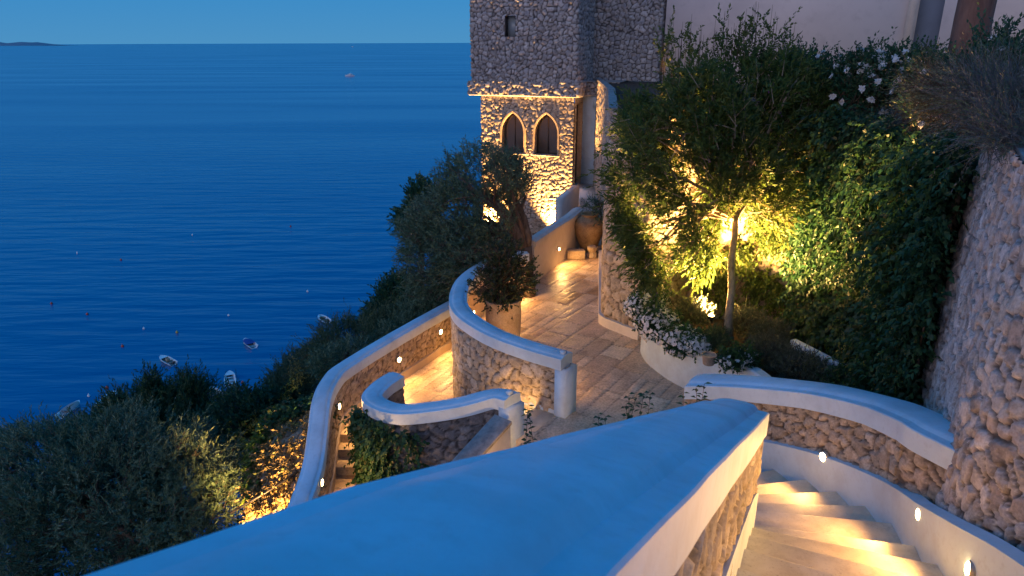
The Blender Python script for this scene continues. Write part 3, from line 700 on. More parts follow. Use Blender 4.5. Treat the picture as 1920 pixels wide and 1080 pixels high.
# ------------------------------------------------------------ tower
Rr = np.array([2.13, 23.6]); e1 = np.array([.929, -.371]); e2 = np.array([.371, .929])
tower = empty('stone_tower', (0.6, 24.5, -2), 'square stone tower with two pointed windows above the sea', 'tower')
def line_s(px, O=Rr, e=e1):
    # distance along e from O where the vertical plane through pixel column px meets the line (near eye level)
    k = (px-960)/F/math.cos(PITCH)
    return (k*O[1]-O[0])/(e[0]-k*e[1])
Lr = Rr + e1*line_s(893.5)
R1 = Rr + e2*1.9; R2 = R1 + e1*2.3
def face(name, A, Bp, z0, z1, seed, mat='stone_tower', hole=None, rounded=True, cu=.24, cv=.20, depth=.055, res=.036, out=-1, parent=tower, cur=False):
    P = linres(list(A) if cur else [tuple(A), tuple(Bp)], res); Bz = np.column_stack([P, np.full(len(P), z0)]); Tz = np.column_stack([P, np.full(len(P), z1)])
    return ribbon(name, Bz, Tz, M[mat], parent, out=out, seed=seed, cu=cu, cv=cv, depth=depth, res=res, rounded=rounded, hole=hole)
BK = 3.2
up_pts = [tuple(Lr+e2*BK), tuple(Lr), tuple(Rr), tuple(R1), tuple(R2), tuple(R2+e2*3)]
Wtot = np.linalg.norm(Lr-Rr)
so = BK   # arc length at Lr
sw = [BK + Wtot - abs(line_s(p)) for p in (950, 968)]
face('upper_wall', up_pts, None, 4.22, 8.6, 51, cur=True, cu=.165, cv=.15, depth=.06, res=.032, hole=lambda u, v: (u > sw[0]) & (u < sw[1]) & (v > 5.68) & (v < 6.32))
# upper window
wc = Rr - e1*abs(line_s(959)); wr = math.atan2(e1[1], e1[0])
def facebox(mb, s, dep, z, w_, d_, h_, O=Rr): p = O + e1*s + e2*dep; return mb.box((p[0], p[1], z), (w_, d_, h_), wr)
sm_ = line_s(959); ww = abs(line_s(950)-line_s(968))
f = MB(); 
for sg in (-1, 1): facebox(f, sm_+sg*(ww/2+.01), .14, 6.0, .05, .30, .74)
facebox(f, sm_, .14, 5.66, ww+.06, .30, .05); facebox(f, sm_, .14, 6.345, ww+.06, .30, .05)
fr = f.build('window', M['stone_tower'], tower)
facebox(MB(), sm_, .22, 6.0, ww, .02, .66).build('pane', M['blueglass'], fr)
# cornice band
cz0, cz1 = 3.80, 4.24; ov = .10
LL = Rr + e1*line_s(908)
rl = Rr - e1*.06
def offp(p, a, b): return tuple(p + e1*a + e2*b)
cpts = [offp(Lr, -ov, BK), offp(Lr, -ov, -ov), offp(Rr, ov, -ov), offp(Rr, ov, .93-ov), offp(Rr, 1.25, .93-ov)]
face('cornice_face', cpts, None, cz0, cz1, 61, cur=True, cu=.17, cv=.15, depth=.07, rounded=False)
MB().prism([offp(Lr, -ov, BK), offp(Lr, -ov, -ov), offp(Rr, ov, -ov), offp(Rr, ov, .93-ov), offp(Rr, 1.25, .93-ov), offp(Rr, 1.25, 3.2), offp(Lr, -ov, BK+.1)], cz0-.03, cz0+.02).build('cornice_soffit', M['cream'], tower)
MB().prism([offp(Lr, -ov, BK), offp(Lr, -ov, -ov), offp(Rr, ov, -ov), offp(Rr, ov, .93-ov), offp(Rr, 1.25, .93-ov), offp(Rr, 1.25, 3.2), offp(Lr, -ov, BK+.1)], cz1-.02, cz1+.01).build('cornice_top', M['slate'], tower)
# lower block with pointed windows
def arch(w_, zs, zt, n=9):     # outline (x,z) of a pointed arch opening, from right foot over apex to left foot
    h = zt-zs; r = (h*h+w_*w_/4)/w_; P = []
    for i in range(n+1):
        z = zs + h*i/n; x = math.sqrt(max(0, r*r-(z-zs)**2)) - (r-w_/2); P.append((x, z))
    return P + [(-x, z) for x, z in P[::-1][1:]]
Lw = np.linalg.norm(LL-rl)
wins = []
for pa, pb in ((944, 982), (1001, 1041)):
    sa, sb = line_s(pa, rl), line_s(pb, rl); wins.append(((sa+sb)/2, abs(sb-sa)))
ZS, ZM, ZT = 1.86, 2.55, 3.22
def inwin(u, v):
    m = np.zeros(u.shape, bool); s = u - BK - Lw      # s along e1 measured from rl, negative
    for c, w_ in wins:
        h = ZT-ZM; r = (h*h+w_*w_/4)/w_; xx = np.where(v < ZM, w_/2, np.sqrt(np.clip(r*r-np.clip(v-ZM, 0, None)**2, 0, None))-(r-w_/2))
        m |= (np.abs(s-c) < xx) & (v > ZS) & (v < ZT)
    return m
lo_pts = [tuple(LL+e2*BK), tuple(LL), tuple(rl)]
face('lower_wall', lo_pts, None, -3.2, cz0-.03, 71, cur=True, cu=.17, cv=.14, depth=.038, rounded=False, hole=inwin, res=.03, mat='stone_warm')
for c, w_ in wins:
    ol = [(w_/2, ZS)] + arch(w_, ZM, ZT) + [(-w_/2, ZS)]
    def P3(x, z, dep): p = rl + e1*(c+x) + e2*dep; return (p[0], p[1], z)
    m = MB(); n = len(ol); V = []; cx_, cz_ = 0, 2.4
    prof = [(1.0, .02), (1.0, -.075), (1.22, -.075), (1.26, .0)]
    # stone arch ring, from sill level round the head
    ring = MB(); V = []; nr = len(ol)
    for x, z in ol:
        tx = 0.075
        nx = (1 if x > 0 else -1) if z <= ZM else x*1.4/(w_/2); nz = 0 if z <= ZM else 1.0*(z-ZM)/(ZT-ZM)
        l_ = math.hypot(nx, nz) or 1; nx /= l_; nz /= l_
        for o_, dp_ in ((0, .28), (0, -.07), (.055, -.075), (.075, .0)):
            V.append(P3(x+nx*o_, z+nz*o_, dp_))
    Fc = [(i*4+j, (i+1)*4+j, (i+1)*4+j+1, i*4+j+1) for i in range(nr-1) for j in range(3)]
    wn = mesh('window', V, Fc, M['block'], tower, smooth=True, sharp=35)
    MB().add([P3(x, z, .20) for x, z in ol], [tuple(range(nr))]).build('pane', M['glass'], wn)
    fb = MB()
    fb.tube([P3(x*.93, ZS+.02+(z-ZS)*.97, .185) for x, z in ol], .022, 4); fb.tube([P3(0, ZS, .185), P3(0, ZT-.03, .185)], .018, 4); fb.tube([P3(-w_/2, ZS+.02, .185), P3(w_/2, ZS+.02, .185)], .025, 4)
    fb.build('frame', M['frame'], wn)
    sl = MB(); p = rl + e1*c + e2*.08; sl.box((p[0], p[1], ZS-.025), (w_+.16, .34, .05), wr).build('sill', M['slate'], wn)
# return with the doorway
dz0, dz1 = .77, 3.55
rA = rl; rB = rl + e2*.95
def inface(dep, s, z): p = rl + e2*s - e1*dep; return (p[0], p[1], z)
face('return_wall', [tuple(rA), tuple(rB)], None, -.5, cz0-.03, 73, cur=True, depth=.05, rounded=False, mat='stone_warm', hole=lambda u, v: (u > .14) & (u < .86) & (v > dz0) & (v < dz1), cu=.22)
MB().prism([inface(0, .93, 0)[:2], inface(-1.1, .93, 0)[:2], inface(-1.1, 2.2, 0)[:2], inface(0, 2.2, 0)[:2]], -.5, cz0-.04).build('porch_wall', M['white'], tower)
MB().prism([inface(-.42, .80, 0)[:2], inface(-.80, .80, 0)[:2], inface(-.80, .93, 0)[:2], inface(-.42, .93, 0)[:2]], 3.40, cz0-.05).build('porch_lintel', M['white'], tower)
dq = .16; dw = MB()
for s_, o_ in ((.86, 1), (.14, -1)):
    dw.add([inface(-.05, s_, dz0), inface(dq, s_, dz0), inface(dq, s_, dz1), inface(-.05, s_, dz1)], [(0, 1, 2, 3)[::o_]])
dw.add([inface(-.05, .14, dz1), inface(dq, .14, dz1), inface(dq, .86, dz1), inface(-.05, .86, dz1)], [(0, 1, 2, 3)])
dwo = dw.build('doorway', M['block'], tower)
MB().add([inface(dq, .14, dz0), inface(dq, .86, dz0), inface(dq, .86, dz1), inface(dq, .14, dz1)], [(0, 1, 2, 3)]).build('door', M['glass'], dwo)
dfm = MB()
for s_ in (.17, .83): dfm.tube([inface(dq-.03, s_, dz0), inface(dq-.03, s_, dz1)], .03, 4)
for z_ in (dz0+.05, 2.2, dz1-.04): dfm.tube([inface(dq-.03, .14, z_), inface(dq-.03, .86, z_)], .03, 4)
dfm.build('door_frame', M['metal'], dwo)
# landing steps to the tower door
ls = empty('door_steps', (2.2, 21, 0), 'plastered steps climbing to the tower doorway behind the big jar', 'steps')
for k in range(4):
    y0 = 20.55+.45*k
    MB().prism([(1.80+.13*k, y0), (2.86, y0), (2.86, 25.0), (2.0+.13*k, 25.0)][:4] if k == 3 else [(1.80+.13*k, y0), (2.86, y0), (2.86, y0+.5), (1.95+.13*k, y0+.5)], -.3, .19*(k+1)).build('step', M['cream'], ls)
MB().box((1.72, 20.9, .45), (.22, 2.1, 1.5), -.32).build('side_wall', M['cream'], ls)

# ------------------------------------------------------------ white house
H0 = R2 + e1*.0; hd = np.array([.80, -.60]); hn = np.array([-.60, -.80])
house = empty('white_house', (9, 21, 4), 'large pale plastered house facade behind the upper garden', 'house')
def hp(px):
    k = (px-960)/F/math.cos(PITCH); return (k*H0[1]-H0[0])/(hd[0]-k*hd[1])
def hpt(s, dep): return tuple(H0 + hd*s - hn*dep)
def wallseg(pa, pb, dep, name='wall', mat='facade', z1=12):
    a, b = hp(pa), hp(pb); MB().prism([hpt(a, dep), hpt(b, dep), hpt(b, dep+1.2), hpt(a, dep+1.2)], 3.9, z1).build(name, M[mat], house)
wallseg(1215, 1612, 0)
wallseg(1618, 1676, .35, 'recess', 'recess_shade')
wallseg(1612, 1626, -.05, 'pilaster', 'cream')
wallseg(1670, 1890, .02)
wallseg(1890, 2060, -.25, 'bay', 'fawn')
s0 = hp(1903); s1 = hp(1945)
fr = MB(); fr.prism([hpt(s0-.08, -.29), hpt(s1+.08, -.29), hpt(s1+.08, -.252), hpt(s0-.08, -.252)], 5.42, 6.15).build('window', M['frame'], house)
MB().prism([hpt(s0, -.31), hpt(s1, -.31), hpt(s1, -.292), hpt(s0, -.292)], 5.5, 6.07).build('pane', M['glass'], bpy.data.objects[[o.name for o in house.children if o.name.startswith('window')][0]])

# ------------------------------------------------------------ lamps
def wall_lamp(pos, nrm, label, power=9, r=.05, push=.10, rad=.03, tilt=.45):
    pos = np.array(pos, float); nrm = np.array([nrm[0], nrm[1], 0.0]); nrm /= np.linalg.norm(nrm)
    t = empty('wall_lamp', pos, label, 'lamp', 'round lamps set in the walls')
    m1 = MB().tube([pos-nrm*.03, pos+nrm*.022], r*1.28, 20); m1.build('ring', M['ring'], t)
    MB().tube([pos+nrm*.0, pos+nrm*.028, pos+nrm*.036], [r, r, r*.7], 20).build('lens', M['lens'], t)
    ld = bpy.data.lights.new('lamp_light', 'SPOT'); ld.energy = power; ld.color = WARM; ld.shadow_soft_size = rad; ld.spot_size = R(172); ld.spot_blend = .5
    lo = bpy.data.objects.new('lamp_light', ld); COL.objects.link(lo); lo.parent = t
    q = nrm*push; lo.location = tuple(q); lo.rotation_euler = Vector((-nrm[0], -nrm[1], tilt)).to_track_quat('Z', 'Y').to_euler()
    return t
def on_ray(px, py, P2, d_hint=None):
    """point on a vertical surface through 2D curve P2 (dense) hit by the pixel ray"""
    r = U(px, py, 1.0)-CAM; k = r[0]/r[1]
    s = P2[:, 0]-k*P2[:, 1]; i = np.where(np.diff(np.sign(s)) != 0)[0]
    best = []
    for j in i:
        f_ = s[j]/(s[j]-s[j+1]); p = P2[j]*(1-f_)+P2[j+1]*f_; best.append((p[0], p[1], 5.5 + r[2]*p[1]/r[1]))
    return best
def nrm_at(P, p):
    N = normals(P); j = np.argmin(np.hypot(P[:, 0]-p[0], P[:, 1]-p[1])); return N[j]
inn = resample([(2.60, 2.5, 0), (2.77, 2.95, 0), (2.86, 3.38, 0), (2.90, 3.74, 0)]+[(*arc(a_, 3.24), 0) for a_ in (-15, -5, 5, 15, 25, 35, 45)], .03)
for (px, py, lab) in ((1552, 856, 'lit round lamp in the curved parapet above the fan of spiral steps'), (1738, 967, 'lit round lamp where the curved parapet meets the tall rubble wall'), (1834, 1072, 'lit round lamp nearest the viewer, low in the tall rubble wall')):
    c = on_ray(px, py, inn); p = c[0] if len(c) == 1 else min(c, key=lambda q: abs(q[2]-(step_z(0)+.3)))
    nn = -abs(nrm_at(inn, p))*[1, 0] + C0*0 + [0, (C0[1]-p[1])*.3]; wall_lamp(np.array(p)+np.append(nn/np.linalg.norm(nn)*.03, 0), nn, lab, 34, .045, .17, .04, -.05)
li = offset(LWf, .15)
for (px, py, lab) in ((825, 622, 'lit round lamp in the outer path wall, farthest along by the curved terrace wall'), (747, 674, 'lit round lamp in the outer path wall above the hooked small wall'), (634, 762, 'lit round lamp in the outer path wall at the top of the stone steps'), (601, 905, 'lit round lamp at the foot of the stone steps, just over the foreground coping')):
    c = on_ray(px, py, li)
    p = min(c, key=lambda q: abs(q[2]+.6))
    wall_lamp(p, nrm_at(li, p), lab, 38, .05)
pi = offset(resample(PW, .05, False), -.125)
c = on_ray(1047, 467, pi)
if c: wall_lamp(c[0], -nrm_at(pi, c[0]), 'lit round lamp in the straight plastered wall near the big jar', 42, .042)
# hidden lamp in the passage between the piers (its light shows on the steps there)
d = SW[0]-SW[1]; nn = -np.array([-d[1], d[0]]); 
pp = SW[1]*.45+SW[0]*.55; nn = np.array([-.25, -1.0]); nn /= np.linalg.norm(nn)
q = SM[-1]*.45+SM[-2]*.55; wall_lamp((q[0]-.03+.06, q[1]+.14, -.15), (.25, 1), 'lit round lamp on the hidden passage side of the small path wall', 36, .042)
# lamp above the camera's own step on the stair (the row goes on up the tall wall)
wall_lamp((2.53, 2.42, 3.02), (-.85, .5), 'lit round lamp further up the stair, out of the photo', 34, .045, .17, .04, -.05)
wall_lamp((2.10, 1.45, 3.62), (-.9, .4), 'lit round lamp highest on the stair, beside the viewer and out of the photo', 34, .045, .17, .04, -.05)
# lamps on the terrace side of the curved wall, hidden by its coping
swi = offset(SWf, -.19)
for i_, lab in ((int(len(SWf)*.16), 'lit round lamp inside the curved terrace wall, just before the tall pale pot'), (int(len(SWf)*.62), 'lit round lamp inside the bend of the curved terrace wall'), (int(len(SWf)*.88), 'lit round lamp inside the curved terrace wall near the olive trunk')):
    nn = -nrm_at(SWf, SWf[i_]); q = swi[i_]; wall_lamp((q[0], q[1], .34), nn, lab, 50, .042)
q = LI[13]; dq_ = np.array([C0[0]-q[0], C0[1]-q[1]]); dq_ /= np.linalg.norm(dq_)
q = LI[-1]; wall_lamp((q[0]-.08, q[1]+.10, .45), (-.9, .5), 'added unseen round lamp on the end of the low white wall, warming the near terrace', 55, .042)  # unseen lamp, added to warm the near part of the terrace
def ground_spot(pos, aim, label, power, size=80, blend=.6, rad=.04, group=None, r=.06):
    pos = np.array(pos, float); aim = np.array(aim, float); d = aim-pos; d /= np.linalg.norm(d)
    t = empty('garden_spotlight', pos, label, 'spotlight', group)
    MB().tube([pos-d*.11, pos-d*.02, pos+d*.02], [r*.7, r, r*1.05], 16).build('housing', M['metal'], t)
    MB().tube([pos+d*.021, pos+d*.03], r*.85, 16).build('lens', M['lens'], t)
    MB().tube([pos-d*.06, pos-d*.06-np.array([0, 0, .5])], .012, 6).build('spike', M['metal'], t)
    ld = bpy.data.lights.new('spot_light', 'SPOT'); ld.energy = power; ld.color = WARM; ld.shadow_soft_size = rad; ld.spot_size = R(size); ld.spot_blend = blend
    lo = bpy.data.objects.new('spot_light', ld); COL.objects.link(lo); lo.parent = t
    lo.location = tuple(d*.05); lo.rotation_euler = Vector(tuple(-d)).to_track_quat('Z', 'Y').to_euler()
    return t
g_ = 'spotlights shining up'
TR = Zp(1368, 650, .62)
ground_spot(U(1333, 594, 12.35), (TR[0]+.15, TR[1]+.8, 4.6), 'bright garden spotlight in the bed just left of the tree trunk', 6500, 140, .7, rad=.10, group=g_)
# tower uplights
p = rl - e1*.45 - e2*.37
ground_spot((p[0], p[1], -1.3), (p[0]+e2[0]*.25, p[1]+e2[1]*.25, 3.6), 'spotlight at the foot of the tower corner beside the doorway', 5500, 84, .7, group=g_)
p = LL + e1*.30 - e2*.37
ground_spot((p[0], p[1], -1.2), (p[0]+e2[0]*.25, p[1]+e2[1]*.25, 3.6), 'spotlight at the foot of the tower behind the olive tree', 8000, 84, .7, group=g_)
# ------------------------------------------------------------ foliage
def unit(v): return v/(np.linalg.norm(v, axis=-1, keepdims=True)+1e-9)
def leaves(name, P, D, L, W, mat, parent, rid, up=None, fold=.25, **kw):
    """folded diamond leaves, one per row: P base, D direction"""
    n = len(P); D = unit(D)
    rnd = rng.normal(size=(n, 3)) if up is None else up + rng.normal(size=(n, 3))*.45
    S = unit(np.cross(D, rnd)); Nn = np.cross(S, D)
    L = np.broadcast_to(L, n)*rng.uniform(.7, 1.25, n); Wd = np.broadcast_to(W, n)*rng.uniform(.75, 1.2, n)
    tip = P + D*L[:, None] - Nn*(L*.08)[:, None]
    mid = P + D*(L*.42)[:, None]
    a = mid + S*(Wd/2)[:, None] + Nn*(Wd*fold)[:, None]; b = mid - S*(Wd/2)[:, None] + Nn*(Wd*fold)[:, None]
    V = np.stack([P, a, tip, b], 1).reshape(-1, 3)
    i = np.arange(n)*4
    Fc = np.concatenate([np.stack([i, i+1, i+2], 1), np.stack([i, i+2, i+3], 1)])
    return mesh(name, V, Fc, mat, parent, attrs={'rnd': np.repeat(rid, 4)}, **kw)
def sprays(C, D, n, length, spread=.55, droop=0.0, alt=True):
    """n leaves along each twig; returns leaf bases, dirs, twig ids, twig end points"""
    k = len(C); D = unit(D); t = np.tile(np.linspace(.08, 1, n), k); id_ = np.repeat(np.arange(k), n)
    Ln = (np.broadcast_to(length, k)*rng.uniform(.6, 1.3, k))
    bend = rng.normal(size=(k, 3))*.25; bend[:, 2] -= droop
    c = C[id_] + D[id_]*(t*Ln[id_])[:, None] + bend[id_]*((t**2)*Ln[id_])[:, None]
    dd = D[id_] + bend[id_]*(2*t)[:, None]
    side = unit(np.cross(unit(dd), rng.normal(size=(k*n, 3))))
    return c, unit(dd*.75 + side*(spread*1.6)*(1-.4*t)[:, None]), id_
def blob(cs, rs, n, shell=.35, seed=None, clump=.9, cut=.38):
    """points in a union of ellipsoids thinned by noise so that gaps show"""
    cs = np.array(cs, float); rs = np.array(rs, float); 
    if rs.ndim == 1: rs = np.repeat(rs[:, None], 3, 1)
    w = rs.prod(1)**(2/3.); w /= w.sum(); out = []; tot = 0
    while tot < n:
        k = rng.choice(len(cs), n*2, p=w); d = unit(rng.normal(size=(n*2, 3))); r = rng.uniform(shell, 1, n*2)**(1/2.0)
        r *= 1 + .22*(fbm(d[:, 0]*2.3+k*7.1, d[:, 1]*2.3+d[:, 2]*1.9, 3)-.45)*2
        p = cs[k] + d*rs[k]*r[:, None]
        q = fbm(p[:, 0]*clump*2+p[:, 2]*.9, p[:, 1]*clump*2-p[:, 2]*1.1, 17, 3)
        p = p[q > cut*rng.uniform(.8, 1.2, len(p))]; out.append(p); tot += len(p)
    return np.vstack(out)[:n]
def cid(P, s=1.3):    # colour by clump plus a little per-leaf chance
    return np.clip(fbm(P[:, 0]*s+P[:, 2], P[:, 1]*s-P[:, 2]*.7, 23, 3)*1.1-.05 + rng.normal(size=len(P))*.16, .01, .99)
def limb(mb, a, b, r0, r1, wob=.12, n=7):
    a = np.array(a, float); b = np.array(b, float); L = np.linalg.norm(b-a); P = []; off = np.zeros(3)
    for i in range(n):
        t = i/(n-1); off = off*.6 + rng.normal(size=3)*wob*L*.25*(0 if i in (0,) else 1)
        P.append(a + (b-a)*t + np.array([0, 0, L*.12*math.sin(math.pi*t)]) + off*math.sin(math.pi*min(1, t*1.1)))
    P[-1] = b; mb.tube(P, list(np.linspace(r0, r1, n)), 6); return P
def twigs(mb, C, D, length, r=.004, every=1):
    D = unit(D)
    for i in range(0, len(C), every):
        p = C[i]; mb.tube([p-D[i]*length*.5, p+D[i]*length*.35, p+D[i]*length], [r*1.6, r, r*.5], 3, False)
def tree(name, label, cat, base, trunk, cs, rs, ntw, nleaf, L, W, tl, mat, bk, droop=0, spread=.55, up=.35, shell=.35, nl=14, rt=.1, cut=.38, clump=.9, group=None, crownname='crown', twig_every=0, wob=.12, jitter=1.0):
    """trunk: list of (x,y,z,r); crown: union of ellipsoids filled with leafy twigs"""
    root = empty(name, base, label, cat, group)
    C = blob(cs, rs, ntw, shell, cut=cut, clump=clump); fork = np.array(trunk[-1][:3])
    D = unit(C-fork) + np.array([0, 0, up]) + rng.normal(size=C.shape)*.45*jitter
    P, Dl, ids = sprays(C, D, nleaf, tl, spread, droop)
    cl = cid(C)[ids]; leaves(crownname, P, Dl, L, W, M[mat], root, np.clip(cl + rng.normal(size=len(P))*.08, .01, .99))
    mb = MB(); mb.tube([t[:3] for t in trunk], [t[3] for t in trunk], 10); mb.build('trunk', M[bk], root, smooth=True)
    bm = MB(); cs_ = np.array(cs); ends = []
    for i in range(nl):
        c = C[rng.integers(len(C))]; st = np.array(trunk[-1][:3]) if i % 3 else np.array(trunk[-2][:3])*.4+np.array(trunk[-1][:3])*.6
        Pp = limb(bm, st, c, rt*rng.uniform(.35, .8), .012, wob)
        for _ in range(3):
            j = rng.integers(2, 6); c2 = C[np.argmin(np.linalg.norm(C-(Pp[j]+rng.normal(size=3)*.5), axis=1))]; limb(bm, Pp[j], c2, rt*.18+.006, .006, wob, 5)
    if twig_every: twigs(bm, C, D, tl, .005, twig_every)
    bm.build('branches', M[bk], root, smooth=True)
    return root
def px2(px, py, d): return tuple(U(px, py, d))
def G(list_, ):   # [(px,py,dist,rpx_x,rpx_y,depth radius)] -> centres, radii in metres
    cs = [U(a, b, d) for a, b, d, *_ in list_]; rs = [(rx/F*d, rd, ry/F*d) for _, _, d, rx, ry, rd in list_]; return cs, rs

# tree with the spotlight under it
b0 = Zp(1368, 652, .58); d0 = 11.4
tk = [(b0[0], b0[1], .5, .095)] + [(*U(x, y, d0+.04*i), r) for i, (x, y, r) in enumerate([(1366, 600, .066), (1372, 545, .058), (1371, 490, .056), (1378, 440, .05), (1379, 395, .048)])]
cs, rs = G([(1245, 300, 11.3, 105, 105, 1.0), (1215, 395, 11.5, 48, 85, .8), (1270, 430, 11.2, 70, 80, .6), (1330, 235, 11.6, 115, 105, 1.0), (1430, 185, 11.8, 105, 75, .9),
            (1440, 260, 11.9, 110, 110, .9), (1245, 225, 11.8, 70, 60, .8), (1195, 255, 11.9, 38, 55, .6), (1490, 215, 12.0, 75, 80, .7), (1350, 365, 11.0, 55, 38, .4), (1440, 380, 11.5, 55, 45, .5), (1310, 470, 11.5, 40, 45, .4), (1400, 320, 11.3, 80, 50, .6), (1245, 490, 11.1, 50, 45, .5), (1505, 330, 12.1, 60, 70, .5)])
tr = tree('flowering_tree', 'broad bushy tree with a pale trunk, lit gold from a spotlight below', 'tree', tk[0][:3], tk, cs, rs, 6400, 13, .10, .03, .27, 'lf_tree', 'bark_pale', droop=.25, spread=.55, nl=26, rt=.07, twig_every=6, up=.25, cut=.40)
C = blob(cs, rs, 46, .8); P, D, i_ = sprays(C, np.tile([0, 0, -1.], (46, 1))+rng.normal(size=(46, 3))*.4, 22, .13, .9); leaves('flowers', P, D, .022, .018, M['purple'], tr, rng.random(len(P)))
tr_sh = blob(*G([(1425, 90, 11.9, 60, 40, .5), (1270, 120, 12.0, 50, 45, .5), (1350, 115, 11.9, 70, 40, .5)]), 90, .1, cut=.2); P, D, i_ = sprays(tr_sh, np.tile([0, 0, 1.], (90, 1))+rng.normal(size=(90, 3))*.35, 26, .42, .9)
leaves('top_shoots', P, D, .065, .034, M['lf_tree'], tr, cid(P)); mb = MB(); twigs(mb, tr_sh, np.tile([0, 0, 1.], (130, 1)), .45, .004, 1); mb.build('top_twigs', M['twig'], tr)

# olive tree on the terrace
tb = Zp(990, 553, 0)
tk = [(tb[0], tb[1], -.05, .20), (*U(989, 520, 16.0), .15), (*U(988, 490, 16.0), .14), (*U(985, 462, 15.9), .15)]
cs, rs = G([(905, 340, 16.0, 85, 65, 1.1), (860, 410, 16.3, 85, 75, 1.2), (830, 480, 16.0, 75, 70, 1.1), (950, 340, 15.6, 50, 45, .8), (880, 470, 15.6, 75, 60, 1.0), (825, 545, 16.2, 55, 40, .9), (930, 420, 15.3, 40, 40, .6), (790, 440, 16.6, 45, 50, .7), (870, 520, 15.8, 60, 40, .8)])
ol = tree('olive_tree', 'old olive tree with a forked dark trunk, leaning over the curved terrace wall', 'tree', tk[0][:3], tk, cs, rs, 5200, 12, .085, .02, .24, 'lf_olive', 'bark_dark', nl=16, rt=.11, twig_every=4, droop=.1, cut=.40, clump=1.1)
mb = MB()
def pix_limb(pts, name, par, bk): m = MB(); m.tube([U(*p[:3]) for p in pts], [p[3] for p in pts], 9); return m.build(name, M[bk], par, smooth=True)
pix_limb([(985, 468, 15.9, .13), (972, 440, 15.8, .12), (958, 412, 15.7, .11), (938, 385, 15.6, .08), (905, 365, 15.6, .05), (870, 350, 15.8, .03)], 'limb', ol, 'bark_dark')
pix_limb([(987, 468, 15.9, .11), (990, 445, 15.9, .10), (983, 415, 15.9, .09), (975, 390, 15.8, .07), (955, 360, 15.6, .05), (935, 330, 15.6, .03)], 'limb', ol, 'bark_dark')
pix_limb([(975, 395, 15.8, .05), (985, 370, 15.9, .04), (965, 335, 15.9, .025)], 'limb', ol, 'bark_dark')
pix_limb([(956, 470, 15.9, .035), (945, 450, 15.8, .03), (925, 430, 15.6, .025), (915, 400, 15.6, .02)], 'limb', ol, 'bark_dark')

# evergreen shrubs behind the olive and down the slope
def scrub(label, lst, ntw, nleaf, L, W, tl, mat, trunk_drop=3.0, group='shrubs on the cliff slope', name='shrub', cat='shrub', **k):
    cs, rs = G(lst); c = np.mean(cs, 0); base = np.array([c[0], c[1], float(ground_z(np.array(c[0]), np.array(c[1])))])
    top = c - np.array([0, 0, rs[0][2]*.4]); base[2] = max(base[2], top[2]-9) if base[2] < top[2]-9 else base[2]
    g = float(ground_z(np.array(c[0]), np.array(c[1]))); base[2] = min(g, top[2]-.3)
    mid = (base+top)/2 + rng.normal(size=3)*.2
    tk = [(*base, .16), (*mid, .12), (*top, .07)]
    return tree(name, label, cat, base, tk, cs, rs, ntw, nleaf, L, W, tl, mat, 'bark_dark', group=group, **k)
scrub('dark round evergreen beyond the olive, outlined against the sea', [(800, 375, 21, 32, 36, .8), (780, 410, 21, 30, 30, .8)], 700, 12, .10, .05, .25, 'lf_dark', nl=5)
scrub('dark shrub low on the slope under the left edge of the olive', [(745, 555, 20, 32, 32, 1.0), (715, 592, 20, 28, 26, 1.0), (770, 590, 19, 45, 40, 1.0)], 1600, 12, .09, .045, .25, 'lf_dark', nl=7)
scrub('wispy dark green shrub above the bend of the outer path wall', [(645, 645, 17, 55, 26, 1.2), (725, 622, 16.5, 48, 28, 1.0), (605, 680, 17.2, 46, 28, 1.2)], 2600, 13, .085, .016, .32, 'lf_scrub', nl=10, up=.7)
scrub('wispy shrub lowest on the slope, its foot near the moored boats', [(555, 712, 17.5, 38, 30, 1.2), (535, 752, 17.0, 36, 30, 1.2), (590, 735, 16.5, 45, 35, 1.0)], 2600, 13, .085, .016, .32, 'lf_scrub', nl=10, up=.7)
scrub('dry olive brown shrub leaning over the outer path wall by the lamps', [(790, 600, 15.8, 45, 30, .7), (735, 640, 15.2, 45, 22, .6)], 1000, 12, .07, .02, .22, 'lf_olive', nl=6)
scrub('small sunburnt bush right behind the bend of the white wall', [(625, 680, 14.8, 32, 22, .5), (660, 660, 14.9, 28, 18, .4)], 420, 12, .07, .02, .22, 'lf_olive', nl=4)
# big trees in the lower left
def bigtree(label, lst, ntw, nleaf, L, W, tl, mat, name='tree', **k):
    cs, rs = G(lst); c = np.mean(cs, 0); g = float(ground_z(np.array(c[0]), np.array(c[1]))); top = c-np.array([0, 0, .8])
    base = np.array([c[0]+.3, c[1]+.2, g]); tk = [(*base, .3), (*(base*.5+top*.5+rng.normal(size=3)*.15), .22), (*top, .15)]
    return tree(name, label, 'tree', base, tk, cs, rs, ntw, nleaf, L, W, tl, mat, 'bark_dark', nl=16, rt=.14, **k)
bigtree('dark feathery acacia tree standing in front of the moored boats', [(330, 772, 19, 52, 34, 1.4), (258, 775, 19.5, 42, 24, 1.2), (398, 800, 18.5, 42, 34, 1.3), (195, 812, 19.5, 48, 22, 1.2), (300, 830, 18.5, 100, 42, 1.6), (425, 850, 18, 40, 40, 1.1), (287, 738, 19, 9, 24, .3), (355, 742, 19, 10, 18, .3), (120, 838, 19.5, 38, 16, .9), (225, 765, 19.3, 8, 14, .3), (412, 770, 18.7, 8, 14, .3)],
        4600, 15, .12, .028, .42, 'lf_dark', name='acacia_tree', droop=-.1, up=.5, cut=.38)
